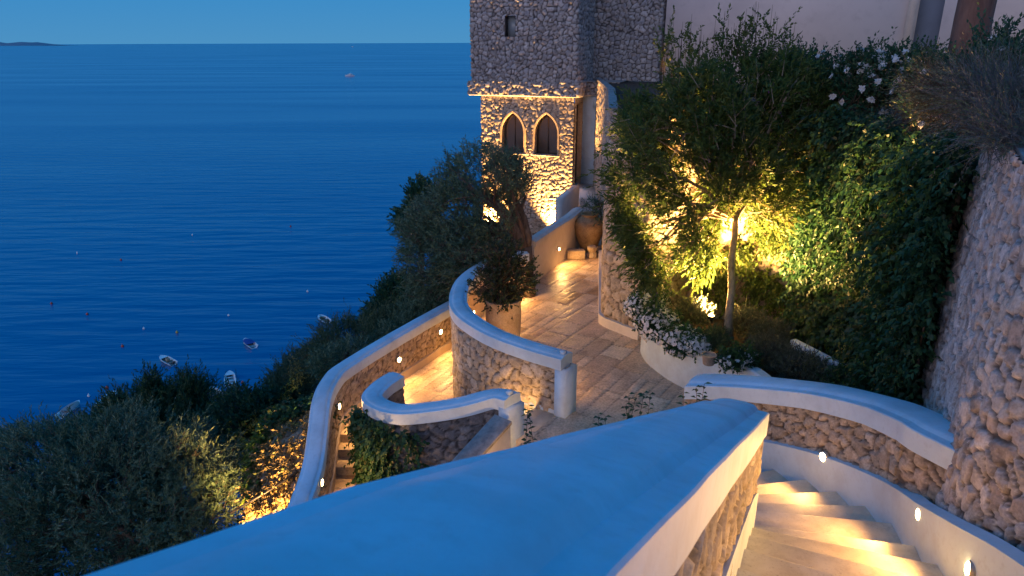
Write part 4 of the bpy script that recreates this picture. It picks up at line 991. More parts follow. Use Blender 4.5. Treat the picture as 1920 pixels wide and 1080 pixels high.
bigtree('large grey green olive tree filling the lower left corner', [(230, 880, 12.5, 150, 85, 1.4), (80, 890, 12.5, 140, 75, 1.4), (350, 900, 12, 90, 80, 1.1), (150, 1000, 11.5, 180, 110, 1.5), (300, 980, 11.2, 120, 80, 1.1), (20, 1010, 11.5, 120, 110, 1.3), (400, 930, 11.8, 50, 50, .8), (250, 820, 13, 70, 40, .8), (20, 860, 13.2, 90, 40, 1.0)],
        8200, 13, .085, .019, .26, 'lf_olive', name='olive_tree', twig_every=5, cut=.41, clump=1.1)
scrub('dark thicket between the acacia and the lit ivy rock', [(450, 800, 15.5, 45, 60, .9), (440, 870, 14.5, 45, 45, .8), (500, 770, 15.5, 40, 30, .7)], 1100, 12, .09, .045, .25, 'lf_dark', nl=6)
# more trees further down the slope so that no bare ground shows from a step aside
for i in range(9):
    y = 12+i*5.0; x = float(slope_line(np.array(y))) - 6.5 - (i % 3)*2.2; g = float(ground_z(np.array(x), np.array(y)))
    r_ = 2.2+.4*(i % 2); c = np.array([x, y, g+2.2])
    lab = ['round dark tree low on the cliff, the nearest of the row below the shrubs', 'second dark tree of the row low on the cliff', 'third dark tree of the row low on the cliff', 'fourth dark tree of the row low on the cliff', 'fifth dark tree of the row low on the cliff', 'sixth dark tree of the row low on the cliff', 'seventh dark tree of the row low on the cliff', 'eighth dark tree of the row low on the cliff', 'farthest dark tree of the row low on the cliff'][i]
    tree('cliff_tree', lab, 'tree', (x, y, g), [(x, y, g-.2, .2), (x, y, g+.9, .14), (x, y, g+1.4, .1)], [c, c+[1.2, .6, -.5], c+[-1, -.8, -.6]], [r_*.8, r_*.6, r_*.6], 420, 11, .22, .11, .5, 'lf_dark', 'bark_dark', nl=4, group='trees low on the cliff')

# ground cover that reads as one mass on the slope
def groundcover():
    n = 9000; X = rng.uniform(-22, -1, n); Y = rng.uniform(1, 34, n); s_ = slope_line(Y)-X; k = (s_ > .25) & (s_ < 20) & (fbm(X*.5, Y*.5, 44, 3) > .33); X, Y = X[k], Y[k]
    Zz = ground_z(X, Y); C = np.stack([X, Y, Zz+.1], 1); D = rng.normal(size=C.shape)*.5+[-.3, 0, .9]
    P, Dl, ids = sprays(C, D, 12, .55, .6); o = leaves('undergrowth', P, Dl, .15, .05, M['lf_scrub'], None, cid(C)[ids], base=(-8, 10, -6)); tag(o, 'low undergrowth covering the cliff slope', kind='stuff')
groundcover()

# potted shrub
pc_ = Zp(944, 640, 0); pc_ = np.array([pc_[0], pc_[1]-.0, 0])
MB().lathe(pc_, [(.27, 0), (.31, .03), (.335, .25), (.345, .55), (.34, .78), (.345, .82), (.365, .85), (.36, .90), (.31, .90), (.30, .80), (.0, .79)], 40, .004).build('stone_pot', M['palepot'], None, smooth=True, sharp=40, base=tuple(pc_))
tag(bpy.data.objects['stone_pot'], 'tall pale terracotta pot holding the dark shrub inside the curved wall', 'pot')
pt = pc_ + [0, 0, .82]
cs = [pt+[0, 0, .55], pt+[-.25, -.05, .35], pt+[.25, .05, .45], pt+[0, 0, .9], pt+[-.05, -.1, .2]]
tree('potted_shrub', 'dark leafy shrub growing in the tall pale pot', 'shrub', tuple(pt), [(*pt, .035), (*(pt+[0, 0, .2]), .03), (*(pt+[0, 0, .4]), .025)], cs, [.38, .32, .34, .32, .30], 620, 13, .055, .035, .17, 'lf_pot', 'twig', nl=14, rt=.03, twig_every=2, cut=.3, clump=2)
# big jar and stones
jc = Zp(1103, 470, 0)
MB().lathe(jc, [(.20, 0), (.215, .02), (.29, .25), (.375, .50), (.415, .70), (.40, .82), (.33, .92), (.24, .97), (.215, 1.0), (.235, 1.04), (.255, 1.06), (.235, 1.075), (.195, 1.06), (.17, .98), (.16, .9), (0, .88)], 48, .006).build('jar', M['jar'], None, smooth=True, sharp=60, base=tuple(jc))
tag(bpy.data.objects['jar'], 'big round terracotta oil jar at the end of the terrace', 'jar')
sb = Zp(1080, 487, 0)
def rockbox(name, c, size, rz, mat, label, cat, tilt=None, grp=None):
    o = MB().box(c, size, rz, tilt).build(name, M[mat]); bevel(o, .02, 3); return tag(o, label, cat, grp)
rockbox('stone_block', (sb[0]-.0, sb[1]+.12, .125), (.48, .26, .24), .04, 'block', 'rectangular sandstone block lying in front of the big jar', 'stone block')
s2 = Zp(1110, 484, 0)
o = MB().lathe((s2[0], s2[1]+.05, 0), [(.10, 0), (.13, .03), (.12, .14), (.10, .17), (.13, .21), (.14, .30), (.10, .33)], 9).build('carved_stone', M['block'], smooth=True, sharp=30); tag(o, 'small carved capital stone leaning beside the sandstone block', 'stone')
s3 = Zp(1128, 474, 0)
rockbox('loose_stone', (s3[0], s3[1]+.05, .09), (.30, .22, .18), .5, 'block', 'low loose stone right of the carved capital stone', 'stone')
# small pot on the planter edge
p = Zp(1328, 683, .80)
MB().lathe((p[0], p[1], p[2]), [(.075, 0), (.085, .01), (.10, .12), (.115, .145), (.118, .17), (.095, .17), (.09, .14), (0, .13)], 24).build('small_pot', M['palepot'], smooth=True, sharp=40, base=tuple(p)); tag(bpy.data.objects['small_pot'], 'small pale stone pot on the planter rim by the tree foot', 'pot')

# creeper on the retaining wall
def climb(name, label, surf_uv, n_tw, mat, L, W, nl_=9, tl=.22, thick=.22, cat='creeper', group=None, z0=0, dens=None, droop=.5, vines=30):
    """surf_uv(u) -> (x,y,nx,ny) along the wall; scatter over u,z by dens(u,z)"""
    U_, Z_ = [], []
    while len(U_) < n_tw:
        u = rng.uniform(0, 1, n_tw); z = rng.uniform(0, 1, n_tw); k = rng.uniform(0, 1, n_tw) < dens(u, z); U_ += list(u[k]); Z_ += list(z[k])
    u = np.array(U_[:n_tw]); z = np.array(Z_[:n_tw]); X, Y, NX, NY, ZZ = surf_uv(u, z)
    th_ = thick*(.25+1.5*fbm(u*26, z*9, 31, 3))*rng.uniform(.1, 1, n_tw)
    C = np.stack([X+NX*th_, Y+NY*th_, ZZ], 1); D = np.stack([NX*.5, NY*.5, np.full(n_tw, -.15)], 1) + rng.normal(size=(n_tw, 3))*.6
    P, Dl, ids = sprays(C, D, nl_, tl, .7, droop); Nn = np.stack([NX, NY, np.full(n_tw, .5)], 1)[ids]
    Dl = unit(Dl + np.array([0, 0, -.35]))
    root = empty(name, (X.mean(), Y.mean(), ZZ.min()), label, cat, group)
    leaves('leaves', P, Dl, L, W, M[mat], root, np.clip(cid(C, 1.6)[ids]+rng.normal(size=len(P))*.1, .01, .99), up=Nn)
    mb = MB(); j = int(np.argmin(ZZ)); pts = [np.array([X[j]+NX[j]*.05, Y[j]+NY[j]*.05, ZZ[j]-.1])]
    for i in range(vines):           # every vine grows out of the one before
        j = rng.integers(n_tw); b = np.array([X[j]+NX[j]*.08, Y[j]+NY[j]*.08, ZZ[j]]); low = [q for q in pts if q[2] < b[2]+.2] or pts
        a = min(low, key=lambda q: np.linalg.norm(q-b)); pts += limb(mb, a, b, .012, .005, .1, 6)[1:]
    mb.build('stems', M['twig'], root); return root
rwd = linres(RW, .05)
def rsurf(i0, i1, z0, z1):
    Nn = -normals(rwd); Ls = np.concatenate([[0], np.cumsum(np.linalg.norm(np.diff(rwd, axis=0), axis=1))])
    def f(u, z):
        s = i0+(i1-i0)*u; x = np.interp(s, Ls, rwd[:, 0]); y = np.interp(s, Ls, rwd[:, 1]); nx = np.interp(s, Ls, Nn[:, 0]); ny = np.interp(s, Ls, Nn[:, 1]); return x, y, nx, ny, z0+(z1-z0)*z
    return f, Ls[-1]
Ls = np.concatenate([[0], np.cumsum(np.linalg.norm(np.diff(rwd, axis=0), axis=1))])
def s_of(x, y): return Ls[np.argmin(np.hypot(rwd[:, 0]-x, rwd[:, 1]-y))]
f, LT = rsurf(s_of(3.6, 12.95), s_of(5.4, 11.4), .6, 4.4)
climb('wall_creeper', 'bright green creeper on the retaining wall, lit gold beside the tree', f, 3600, 'lf_tree', .075, .045, 9, .2, .22, dens=lambda u, z: np.clip((fbm(u*6, z*7, 3, 3)-.36)*5, 0, 1)*np.clip(z*2.2, .10, 1))
f, LT = rsurf(s_of(5.2, 11.7), LT, .7, 4.45)
climb('wall_creeper', 'dense dark green creeper covering the wall between the lit tree and the tall rubble wall', f, 8200, 'lf_ivy', .085, .06, 9, .24, .62, dens=lambda u, z: np.clip((fbm(u*9, z*6, 4, 3)-.28)*6, .25, 1), vines=60)
# creeper draped on the far end of the tall wall
bbd = linres([(3.68, 5.4), (3.9, 5.85), (4.12, 6.3), (4.4, 6.75)], .05)
def bs(u, z):
    i = u*(len(bbd)-1); x = np.interp(i, np.arange(len(bbd)), bbd[:, 0]); y = np.interp(i, np.arange(len(bbd)), bbd[:, 1]); return x, y, np.full(u.shape, -.88), np.full(u.shape, .47), .7+3.8*z
climb('wall_creeper', 'trailing creeper at the far edge of the tall rubble wall, above the curved coping', bs, 1500, 'lf_ivy', .075, .055, 9, .2, .25, dens=lambda u, z: np.clip((u-.25)*2.2+(.4-z)*.9, 0, 1)*np.clip((fbm(u*5, z*9, 8, 3)-.3)*5, 0, 1))

# ivy on the small wall (facing the viewer)
smd = offset(SMf, 0)
Nn_ = normals(smd); sgn = -1 
Lm = np.concatenate([[0], np.cumsum(np.linalg.norm(np.diff(smd[:, :2], axis=0), axis=1))])
def ms(u, z):
    s = Lm[-1]*(.23+.58*u); x = np.interp(s, Lm, smd[:, 0]); y = np.interp(s, Lm, smd[:, 1]); nx = np.interp(s, Lm, Nn_[:, 0]); ny = np.interp(s, Lm, Nn_[:, 1]); zt = np.interp(s, Lm, smd[:, 2])
    return x+nx*sgn*.13, y+ny*sgn*.13, nx*sgn, ny*sgn, (zt-.1)*z+(-2.0)*(1-z)
climb('ivy', 'dark trailing ivy on the left end of the small hooked wall', ms, 1500, 'lf_ivy', .075, .06, 8, .16, .16, dens=lambda u, z: np.clip(1.15-u*1.7-np.clip(z-.9, 0, 1)*6, 0, 1)*np.clip((fbm(u*6+3, z*5, 5, 3)-.22)*5, 0, 1)+np.where((u > .3) & (z < .62), .16, 0), vines=40)
# shrubs in the pit under the small wall
for (x, y, z, r_, lab) in ((-1.9, 8.4, -1.7, .6, 'dark shrub growing at the foot of the small hooked wall'), (-1.1, 7.2, -1.5, .7, 'dark shrub below the sloping slate coping'), (.3, 7.7, -.4, .0, '')):
    if r_: tree('shrub', lab, 'shrub', (x, y, -2.1), [(x, y, -2.1, .05), (x, y, -1.9, .04), (x, y, -1.8, .03)], [(x, y, z), (x+.3, y-.2, z-.1)], [r_, r_*.8], 500, 11, .08, .05, .2, 'lf_ivy', 'twig', nl=5, rt=.03)

# ivy-clad rock with its own spotlight
rk = empty('ivy_rock', (*Zp(530, 850, -2.0)[:2], -3.5), 'rough tuff outcrop under the outer wall, lit gold and topped with ivy', 'rock')
def rockface():
    n, m = 150, 110; a0 = U(600, 745, 12.2); pts = []
    P = np.zeros((n, m, 3)); us = np.linspace(0, 1, n); vs = np.linspace(0, 1, m)
    top = np.array([U(492, 800, 12.6), U(505, 780, 12.5), U(525, 772, 12.35), U(560, 762, 12.2), U(590, 752, 12.0), U(606, 775, 11.6)]); 
    bot = np.array([U(478, 930, 11.3), U(490, 950, 11.2), U(515, 960, 10.9), U(545, 960, 10.7), U(575, 960, 10.5), U(590, 960, 10.3)])
    tt = np.linspace(0, 1, len(top))
    for k in range(3):
        a = np.interp(us, tt, top[:, k]); b = np.interp(us, tt, bot[:, k]); P[:, :, k] = a[:, None]*(1-vs)[None, :]+b[:, None]*vs[None, :]
    h, rid, ed = relief(us[:, None]*1.3+0*vs[None, :], 0*us[:, None]+vs[None, :]*2.2, .13, .3, 91, .14, False, .8, 1.2)
    big = (fbm(us[:, None]*5+0*vs[None, :], vs[None, :]*3+0*us[:, None], 12, 4)-.45)*.5
    sideb = -((us-.5)**2)[:, None]*1.3 - ((1-vs)**4)[None, :]*.55
    nr = np.array([-.35, -.93, .15]); nr /= np.linalg.norm(nr)
    P += nr[None, None, :]*(h+big+sideb+.15)[:, :, None]
    idx = np.arange(n*m).reshape(n, m); q = np.stack([idx[:-1, :-1], idx[:-1, 1:], idx[1:, 1:], idx[1:, :-1]], -1).reshape(-1, 4)
    V = list(P.reshape(-1, 3)); 
    return mesh('rock_face', np.array(V), q, M['rock'], rk, smooth=True, attrs={'rnd': rid, 'edge': np.clip(ed*.5+.5, 0, 1)}), P
_, RP = rockface()
body = MB(); c = U(545, 870, 12.9); body.lathe((c[0]+.2, c[1]+.5, -4.5), [(1.3, 0), (1.2, 1), (1.0, 2.0), (.75, 2.6), (.3, 2.9)], 14, .08).build('rock_mass', M['rock'], rk, smooth=True)
def rockivy(sel, n, mat, name, L=.07, W=.055, up_=.1):
    n0, m0 = RP.shape[:2]; i = rng.integers(0, n0, n*6); j = rng.integers(0, m0, n*6); k = sel(i/n0, j/m0) > rng.random(n*6); i, j = i[k][:n], j[k][:n]
    C = RP[i, j] + np.array([-.05, -.12, up_])*rng.uniform(.3, 1.2, len(i))[:, None]; D = np.tile([-.2, -.6, .1], (len(i), 1))+rng.normal(size=(len(i), 3))*.6
    P, Dl, ids = sprays(C, D, 9, .16, .7, .4); return leaves(name, P, unit(Dl+[0, 0, -.3]), L, W, M[mat], rk, np.clip(cid(C, 3)[ids]+rng.normal(size=len(P))*.1, .01, .99))
rockivy(lambda u, v: np.clip(1.15-u*3.2, 0, 1)*np.clip(1.25-v*1.1, 0, 1)*np.clip((fbm(u*6, v*5, 3)-.3)*5, 0, 1), 420, 'lf_lime', 'young_ivy')
rockivy(lambda u, v: np.clip(1-abs(u-.45)*1.2, 0, 1)*np.clip((fbm(u*9, v*8, 33)-.25)*4, 0, 1), 900, 'lf_dry', 'dry_ivy', .05, .04, .03)
rockivy(lambda u, v: np.clip(1-v*7, 0, 1), 700, 'lf_ivy', 'ivy')
c = RP[72, 90] + np.array([.25, -1.5, -.25]); ground_spot((c[0], c[1], c[2]+.1), tuple(RP[60, 40]+np.array([0, .2, 0])), 'spotlight at the foot of the ivy rock below the white wall', 1900, 70, .8, group='spotlights shining up')
# rail beside the rock
t = empty('handrail', (*U(480, 900, 12)[:2], -3.5), 'thin black iron handrail running down past the ivy rock', 'handrail')
a, b = U(560, 884, 10.9), U(432, 962, 10.6); MB().tube([a, a*.5+b*.5+[0, 0, -.02], b], .02, 8).build('rail', M['metal'], t)
for f_ in (.08, .6): q = a*(1-f_)+b*f_; MB().tube([q, q-[0, 0, 1.3]], .016, 6).build('post', M['metal'], t)

# flower bed: white blossoms, santolina cushions
def blossoms(mb_c, n, s=.028):
    """five-petalled flowers as folded diamonds"""
    return
def flowerbed(label, lst, nt_, nf, name='white_flowers'):
    cs, rs = G(lst); C = blob(cs, rs, nt_, .2, cut=.1); root = empty(name, tuple(np.mean(C, 0)*[1, 1, 0]+[0, 0, C[:, 2].min()]), label, 'flowers')
    D = rng.normal(size=C.shape)*.7+[0, -.2, .6]; P, Dl, ids = sprays(C, D, 9, .12, .7); leaves('leaves', P, Dl, .055, .035, M['lf_ivy'], root, cid(P, 3))
    # blossoms sit on the outer, viewer and sky facing side
    FC = []; 
    while len(FC) < nf:
        k = rng.integers(len(cs)); d = unit(rng.normal(size=3)+[-.35, -.6, .65]); p = cs[k]+d*np.array(rs[k])*rng.uniform(1.0, 1.15)
        if all(np.linalg.norm(p-q) > .035 for q, _ in FC) and not any((((p-cs[j])/rs[j])**2).sum() < .9 for j in range(len(cs)) if j != k): FC.append((p, unit(d+rng.normal(size=3)*.35)))
    P, D, N3 = [], [], []
    for p, d in FC:
        a = unit(np.cross(d, [.3, .1, .9])); b = np.cross(d, a); ph = rng.uniform(0, 6)
        for m in range(5):
            q = ph+m*2*math.pi/5; P.append(p); D.append(a*math.cos(q)+b*math.sin(q)+d*.15); N3.append(d)
    P = np.array(P); leaves('blossoms', P, np.array(D), .040, .040, M['petal'], root, rng.random(len(P)), up=np.array(N3)*3, fold=.1)['kind'] = 'stuff'
    return root
flowerbed('thick bank of white blossoms spilling over the curved white planter', [(1205, 575, 12.3, 32, 24, .3), (1235, 610, 12.0, 42, 30, .35), (1275, 638, 11.6, 38, 25, .32), (1305, 645, 11.4, 26, 18, .28), (1225, 560, 12.5, 28, 16, .3)], 1300, 560)
flowerbed('small clump of white blossoms at the foot of the tree, behind the parapet coping', [(1372, 678, 10.6, 26, 14, .22), (1400, 668, 10.7, 18, 12, .2)], 260, 36)
def cushion(lst, label, mat='lf_grey', n=420, L=.045, W=.012, tl=.14):
    cs, rs = G(lst); C = blob(cs, rs, n, .3, cut=.2); root = empty('cushion_shrub', tuple(np.mean(C, 0)*[1, 1, 0]+[0, 0, C[:, 2].min()]), label, 'shrub', 'low cushion shrubs in the flower bed')
    D = unit(C-(np.mean(C, 0)-[0, 0, .25]))+rng.normal(size=C.shape)*.25; P, Dl, ids = sprays(C, D, 14, tl, .45); leaves('leaves', P, Dl, L, W, M[mat], root, cid(P, 4))
    mb = MB(); twigs(mb, C, D, .1, .003, 4); mb.build('stems', M['twig'], root)
cushion([(1300, 590, 12.6, 30, 22, .3)], 'olive green cushion shrub left of the garden spotlight')
cushion([(1402, 612, 12.2, 30, 24, .3)], 'low cushion shrub against the stones right of the tree trunk')
cushion([(1445, 630, 11.8, 35, 20, .3)], 'low cushion shrub between the trunk and the white kerb')
cushion([(1440, 668, 11.0, 42, 24, .35)], 'grey green cushion shrub nearest the small blossom clump', n=520)
cushion([(1495, 690, 10.6, 45, 22, .35), (1545, 712, 10.2, 40, 20, .35)], 'wide grey cushion shrub behind the middle of the curved coping', n=800)
cushion([(1600, 725, 9.9, 45, 25, .35), (1650, 735, 9.4, 40, 25, .35)], 'dark cushion shrub behind the curved coping, under the dense creeper', 'lf_ivy', 700, .05, .03)
cushion([(1340, 640, 11.4, 22, 16, .25)], 'small dark cushion shrub just left of the tree foot', 'lf_scrub', 260)
cushion([(1700, 745, 8.9, 40, 30, .35), (1730, 700, 9.0, 25, 45, .3)], 'leafy green shrub squeezed against the foot of the tall rubble wall', 'lf_ivy', 700, .06, .04)

# shoots standing up behind the foreground coping
for i, (px, py, d, h_, lab) in enumerate([(998, 832, 7.6, .45, 'leafy shoot in front of the lit passage steps, leftmost of the row'), (1122, 800, 7.3, .22, 'low leafy shoot peeping over the coping'), (1185, 788, 7.2, .30, 'pair of leafy shoots beside the low white wall'), (1215, 775, 7.25, .30, 'tall thin shoot in the middle of the row'), (1278, 766, 7.4, .22, 'dark shoot just left of the curved coping'), (1310, 752, 7.6, .26, 'slim shoot in front of the end of the curved coping')]):
    p = U(px, py, d); root = empty('leafy_shoot', tuple(p-[0, 0, .5]), lab, 'plant', 'leafy shoots behind the foreground coping')
    k = 3 if i in (0, 2) else 2; mb = MB(); mb.tube([p-[.1, 0, .5], p+[.1, 0, -.5]], .006, 4); PP, DD = [], []
    for j in range(k):
        b = p+[rng.normal()*.05, rng.normal()*.05, -.5]; tpt = p+[rng.normal()*.07, rng.normal()*.05, h_*rng.uniform(.6, 1)]; mb.tube([b, (b+tpt)/2+rng.normal(size=3)*.02, tpt], [.006, .004, .002], 5)
        for m in range(14):
            t_ = .35+.65*m/13; PP.append(b*(1-t_)+tpt*t_); q = m*2.4; DD.append([math.cos(q), math.sin(q), .35-.2*t_])
    mb.build('stems', M['twig'], root); leaves('leaves', np.array(PP), np.array(DD), .075, .038, M['lf_dark'], root, rng.random(len(PP)), up=np.tile([0, 0, 2.], (len(PP), 1)))

# upper garden: rose bushes, heather, pine trunk
def rose(lst, label, n, nf, mat='lf_dark'):
    cs, rs = G(lst); C = blob(cs, rs, n, .15, cut=.36); root = empty('rose_bush', tuple(np.mean(C, 0)*[1, 1, 0]+[0, 0, 4.2]), label, 'rose bush', 'white rose bushes of the upper garden')
    D = rng.normal(size=C.shape)*.5+[0, 0, .7]; P, Dl, ids = sprays(C, D, 11, .3, .6); leaves('leaves', P, Dl, .06, .034, M[mat], root, cid(C, 2)[ids])
    mb = MB(); twigs(mb, C, D, .3, .004, 2); 
    for i in range(14): q = C[rng.integers(len(C))]; limb(mb, [q[0]+rng.normal()*.3, q[1]+.2, 4.15], q, .014, .005, .08, 5)
    mb.build('stems', M['twig'], root)
    P, D, N3 = [], [], []
    for _ in range(nf):
        k = rng.integers(len(cs)); d = unit(rng.normal(size=3)+[-.3, -1.1, .4]); c = cs[k]+d*np.array(rs[k])*rng.uniform(1.0, 1.4); ph = rng.uniform(0, 6)
        for m in range(11):
            q = ph+m*2.4; el_ = .15 + .08*m; a = unit(np.cross(d, [.3, .1, .9])); b = np.cross(d, a); P.append(c); D.append((a*math.cos(q)+b*math.sin(q))*math.cos(el_)+d*math.sin(el_)); N3.append(d)
    P = np.array(P); o = leaves('roses', P, np.array(D), .062, .062, M['petal'], root, rng.random(len(P)), up=np.array(N3)*2, fold=.15); o['kind'] = 'stuff'
rose([(1530, 155, 12.0, 55, 40, .5), (1575, 175, 11.6, 50, 45, .5), (1490, 130, 12.2, 35, 30, .4)], 'white rose bush against the house wall, next to the lit tree top', 700, 34)
rose([(1640, 165, 11.0, 60, 50, .5), (1695, 150, 10.8, 48, 42, .5), (1620, 130, 11.2, 34, 30, .4)], 'white rose bush under the blue wall recess, fullest with blooms', 850, 80)
rose([(1735, 175, 9.8, 40, 45, .45), (1765, 160, 9.6, 35, 30, .4), (1740, 220, 9.0, 40, 28, .3)], 'white rose bush left of the pine trunk', 650, 40)
rose([(1870, 110, 8.6, 35, 40, .4), (1830, 165, 8.4, 50, 30, .4), (1895, 140, 8.2, 35, 40, .4)], 'white rose bush in front of the pine trunk', 450, 34)
def heather(lst, label, n, mat='lavender'):
    cs, rs = G(lst); C = blob(cs, rs, n, .1, cut=.2); root = empty('heather', tuple(np.mean(C, 0)*[1, 1, 0]+[0, 0, 4.3]), label, 'heather', 'tufts of heather on the tall wall')
    D = np.tile([-.55, -.35, .5], (n, 1))+rng.normal(size=C.shape)*.45; P, Dl, ids = sprays(C, D, 18, .45, .35, .15); leaves('sprigs', P, Dl, .038, .007, M[mat], root, cid(C, 3)[ids])
    mb = MB(); twigs(mb, C, D, .42, .0025, 1); mb.build('stems', M['lavender'] if mat == 'lavender' else M['twig'], root)
heather([(1885, 215, 5.9, 60, 50, .35), (1900, 260, 5.4, 45, 30, .25), (1850, 190, 6.3, 50, 40, .35)], 'mauve heather spilling over the top of the tall rubble wall', 800)
heather([(1800, 185, 7.0, 50, 32, .4), (1880, 185, 6.6, 55, 32, .4), (1760, 190, 7.4, 40, 30, .35)], 'grey green heather between the roses and the wall top', 900, 'lf_grey')
t = empty('pine_tree', (*U(1812, 110, 10.5)[:2], 4.1), 'thick red brown pine trunk rising out of the photo in front of the house', 'tree')
q = U(1812, 110, 10.5)
MB().tube([(q[0]+.02, q[1], 4.1), (q[0], q[1], 5.0), (q[0]-.02, q[1], 5.8), (q[0]+.0, q[1], 7.0), (q[0]+.1, q[1], 10.5)], [.30, .27, .25, .24, .2], 24).build('trunk', M['bark_red'], t, smooth=True)
C = blob([(q[0], q[1], 11.6), (q[0]+1.2, q[1]+.8, 11.9), (q[0]+.2, q[1]+1.3, 11.4)], [1.8, 1.5, 1.3], 900, .2, cut=.3); P, Dl, ids = sprays(C, rng.normal(size=C.shape)+[0, 0, .5], 12, .4, .5); leaves('crown', P, Dl, .12, .012, M['lf_dark'], t, cid(P))
# white alcove and shrub at the foot of the tower, and shrub by the jar
cs, rs = G([(1128, 400, 18.6, 20, 22, .3), (1112, 385, 19, 14, 12, .2)])
tree('shrub', 'small shrub with reddish shoots leaning over the mouth of the big jar', 'shrub', (jc[0]+.5, jc[1]+.35, .0), [(jc[0]+.45, jc[1]+.45, 0, .03), (jc[0]+.42, jc[1]+.45, .6, .025), (jc[0]+.35, jc[1]+.4, 1.1, .02)], cs, rs, 120, 10, .05, .025, .16, 'lf_olive', 'twig', nl=6, rt=.02)

# ------------------------------------------------------------ boats and buoys
def hull_mb(Lh, B, H, flat=.25):
    """open hull: rings bow to stern, outer skin, gunwale and inner skin"""
    n = 18; m = 9; V = []; Fc = []
    for side, sc, dz in (('o', 1.0, 0), ('i', .86, .10)):
        for i in range(n):
            t = i/(n-1); x = -Lh/2+Lh*t*(1 if side == 'o' else .97)+(.0 if side == 'o' else Lh*.02)
            bw = B/2*(1-(1-min(1, t/.62))**2.3)**.75*(1-.10*max(0, (t-.7)/.3))*sc if t > 0 else .015
            sheer = H*(1.18-.35*min(1, t*1.5)+.06*t)
            for j in range(m):
                q = -1+2*j/(m-1); a = abs(q); V.append((x+(Lh*.06*(1-a)*(1-t)**3 if side == 'o' else 0), bw*(math.copysign(min(1, a**.55), q)), (sheer*a**1.9-.12*H)*(1 if side == 'o' else 1) + (dz if side == 'i' and a < .98 else 0) + (.0 if a < .98 else .0)))
    for s_ in (0, 1):
        o_ = s_*n*m
        for i in range(n-1):
            for j in range(m-1):
                f_ = (o_+i*m+j, o_+(i+1)*m+j, o_+(i+1)*m+j+1, o_+i*m+j+1); Fc.append(f_ if s_ else f_[::-1])
    for i in range(n-1):
        for j in (0, m-1): f_ = (i*m+j, (i+1)*m+j, n*m+(i+1)*m+j, n*m+i*m+j); Fc.append(f_)
    Fc.append(tuple((n-1)*m+j for j in range(m)) + tuple(n*m+(n-1)*m+j for j in range(m))[::-1])
    b_ = MB(); b_.add(V, Fc); return b_
def boat(px, py, ang, Lh, label, kind, B=2.2):
    p = Zp(px, py, -60); root = empty('motor_boat', (p[0], p[1], -60), label, 'boat', 'small boats moored off the cliff')
    def at(mb): mb.V = [(p[0]+x, p[1]+y, -60+z) for x, y, z in mb.V]; return mb
    at(hull_mb(Lh, B, .85)).build('hull', M['hull'], root, smooth=True, sharp=40)
    at(MB().box((.3, 0, .22), (Lh*.7, B*.72, .05))).build('floor', M['deckgrey'], root)
    at(MB().add([(-Lh*.485, 0, .88)] + [(-Lh*.485+Lh*.30*t, sg*B*.47*math.sqrt(t), .86-.1*t) for sg, ts in ((1, (.35, .7, 1)), (-1, (1, .7, .35))) for t in ts], [tuple(range(7))])).build('foredeck', M['hull'], root)
    if kind in ('engine', 'open', 'console'): at(MB().box((Lh/2+.12, 0, .75), (.34, .36, .55)).box((Lh/2+.12, 0, .3), (.14, .14, .6))).build('outboard', M['boatblack'], root)
    if kind in ('open', 'console', 'engine'):
        for x in (-Lh*.1, Lh*.15, Lh*.36): at(MB().box((x, 0, .48), (.38, B*.76, .06))).build('seat', M['wood'] if kind != 'open' else M['hull'], root)
    if kind == 'console': bevel(at(MB().box((.35, 0, .65), (.6, .7, .75)).box((.15, 0, 1.15), (.06, .62, .35))).build('console', M['block'], root), .04)
    if kind in ('cover', 'grey'):
        V = []; n = 10
        for i in range(n):
            t = i/(n-1); x = -Lh*.40+Lh*.62*t; bw = B*.46*(1-(1-min(1, (t+.12)/.6))**2)**.6
            for j in range(7): q = -1+j/3; V.append((x, bw*q, .80+.22*(1-q*q)*math.sin(math.pi*min(1, .15+t))))
        Fc = [(i*7+j, (i+1)*7+j, (i+1)*7+j+1, i*7+j+1) for i in range(n-1) for j in range(6)]
        at(MB().add(V, Fc)).build('cover', M['navy'] if kind == 'cover' else M['grey'], root, smooth=True)
    # turn the whole boat: rotate the root, parts follow
    root.rotation_euler = (0, 0, R(ang)); return root
boat(314, 679, -38, 5.6, 'white boat with a small central console, alone above the acacia tree', 'console')
boat(468, 647, -48, 5.4, 'white boat with a blue cover over its bow', 'cover', 2.2)
boat(432, 714, -68, 6.6, 'open white boat with dark engine box, nearest the shrubs', 'open', 2.3)
boat(204, 752, -92, 5.8, 'white boat half hidden by the top of the acacia', 'engine', 2.4)
boat(132, 771, -95, 5.6, 'boat with a grey cover, farthest left', 'grey', 2.2)
boat(400, 738, -40, 5.2, 'white boat seen only through the acacia leaves', 'engine', 2.2)
boat(607, 601, -50, 5.0, 'white inflatable boat whose stern touches the slope shrubs', 'engine', 2.3)
boat(320, 752, -30, 5.2, 'white boat hidden deep behind the acacia crown', 'engine', 2.2)
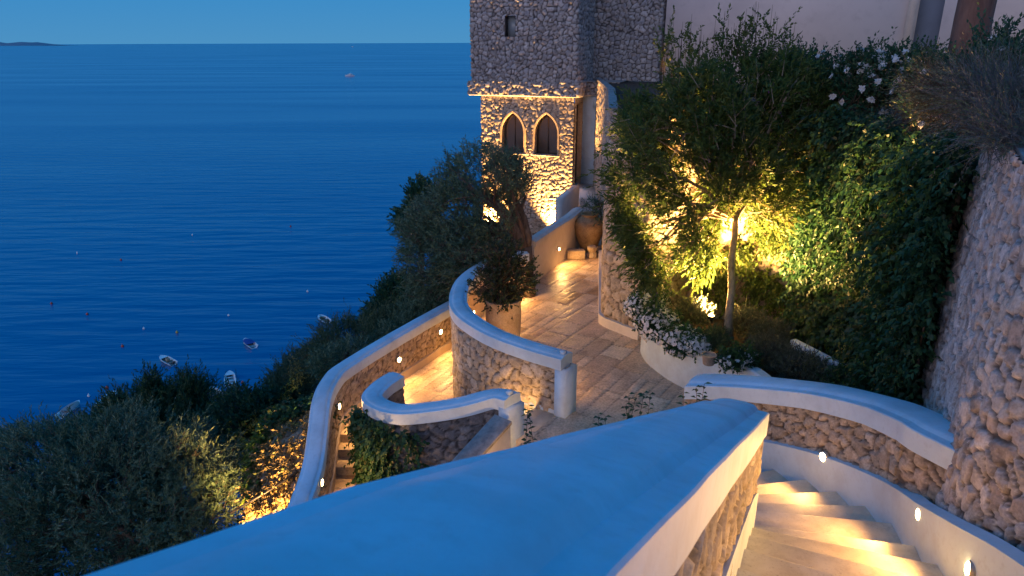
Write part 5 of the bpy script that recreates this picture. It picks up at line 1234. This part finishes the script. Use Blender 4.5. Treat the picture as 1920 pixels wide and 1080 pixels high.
p = Zp(656, 143, -60); y_ = empty('yacht', (p[0], p[1], -60), 'white motor yacht cruising far out on the sea', 'yacht')
def aty(mb, s=1.0): mb.V = [(p[0]+x*s, p[1]+y*s, -60+z*s) for x, y, z in mb.V]; return mb
aty(hull_mb(20, 5, 2.6)).build('hull', M['hull'], y_, smooth=True, sharp=40)
aty(MB().box((1, 0, 3.0), (11, 4, 1.8)).box((1.5, 0, 4.6), (6, 3.4, 1.4))).build('cabin', M['hull'], y_); aty(MB().box((.2, 0, 3.2), (9, 4.06, .6))).build('windows', M['glass'], y_)
aty(MB().tube([(2, 0, 5), (2.5, 0, 8)], .15, 6)).build('mast', M['hull'], y_)
p = Zp(661, 88, -60); o = hull_mb(30, 8, 9); o.V = [(p[0]+x, p[1]+y, -60+z) for x, y, z in o.V]; tag(o.build('distant_boat', M['hull']), 'tiny white boat just under the horizon', 'boat')
buoys = [(164, 590, 'red', 'red buoy upper left of the moored boats'), (230, 650, 'red', 'red buoy left of the lone console boat'), (332, 624, 'yellow', 'yellowish buoy above the console boat'), (270, 617, 'white', 'tiny white buoy between the red and the yellowish buoys'), (429, 592, 'white', 'white buoy above the blue covered boat'), (167, 743, 'white', 'white buoy between the two leftmost boats'), (201, 728, 'red', 'red buoy at the bow of the half hidden boat'), (97, 570, 'red', 'dull red buoy highest on the left'), (455, 719, 'red', 'small red buoy right of the open boat'), (145, 475, 'white', 'faint white buoy far out on the left'), (227, 488, 'red', 'faint red buoy far out, left of centre'), (361, 441, 'white', 'faint white buoy far out above the others'), (577, 547, 'white', 'white buoy near the slope shrubs'), (545, 425, 'red', 'faint red buoy in mid water')]
for px, py, c_, lab in buoys:
    p = Zp(px, py, -60); r_ = .33 if c_ != 'white' else .30
    o = MB().lathe((p[0], p[1], -60.12), [(r_*.3, -.1), (r_*.8, .05), (r_, r_*.9), (r_*.8, r_*1.5), (r_*.3, r_*1.9), (r_*.12, r_*2.1), (r_*.12, r_*2.6)], 12).build('buoy', M['buoy'+c_], smooth=True); tag(o, lab, 'buoy', 'mooring buoys on the water')
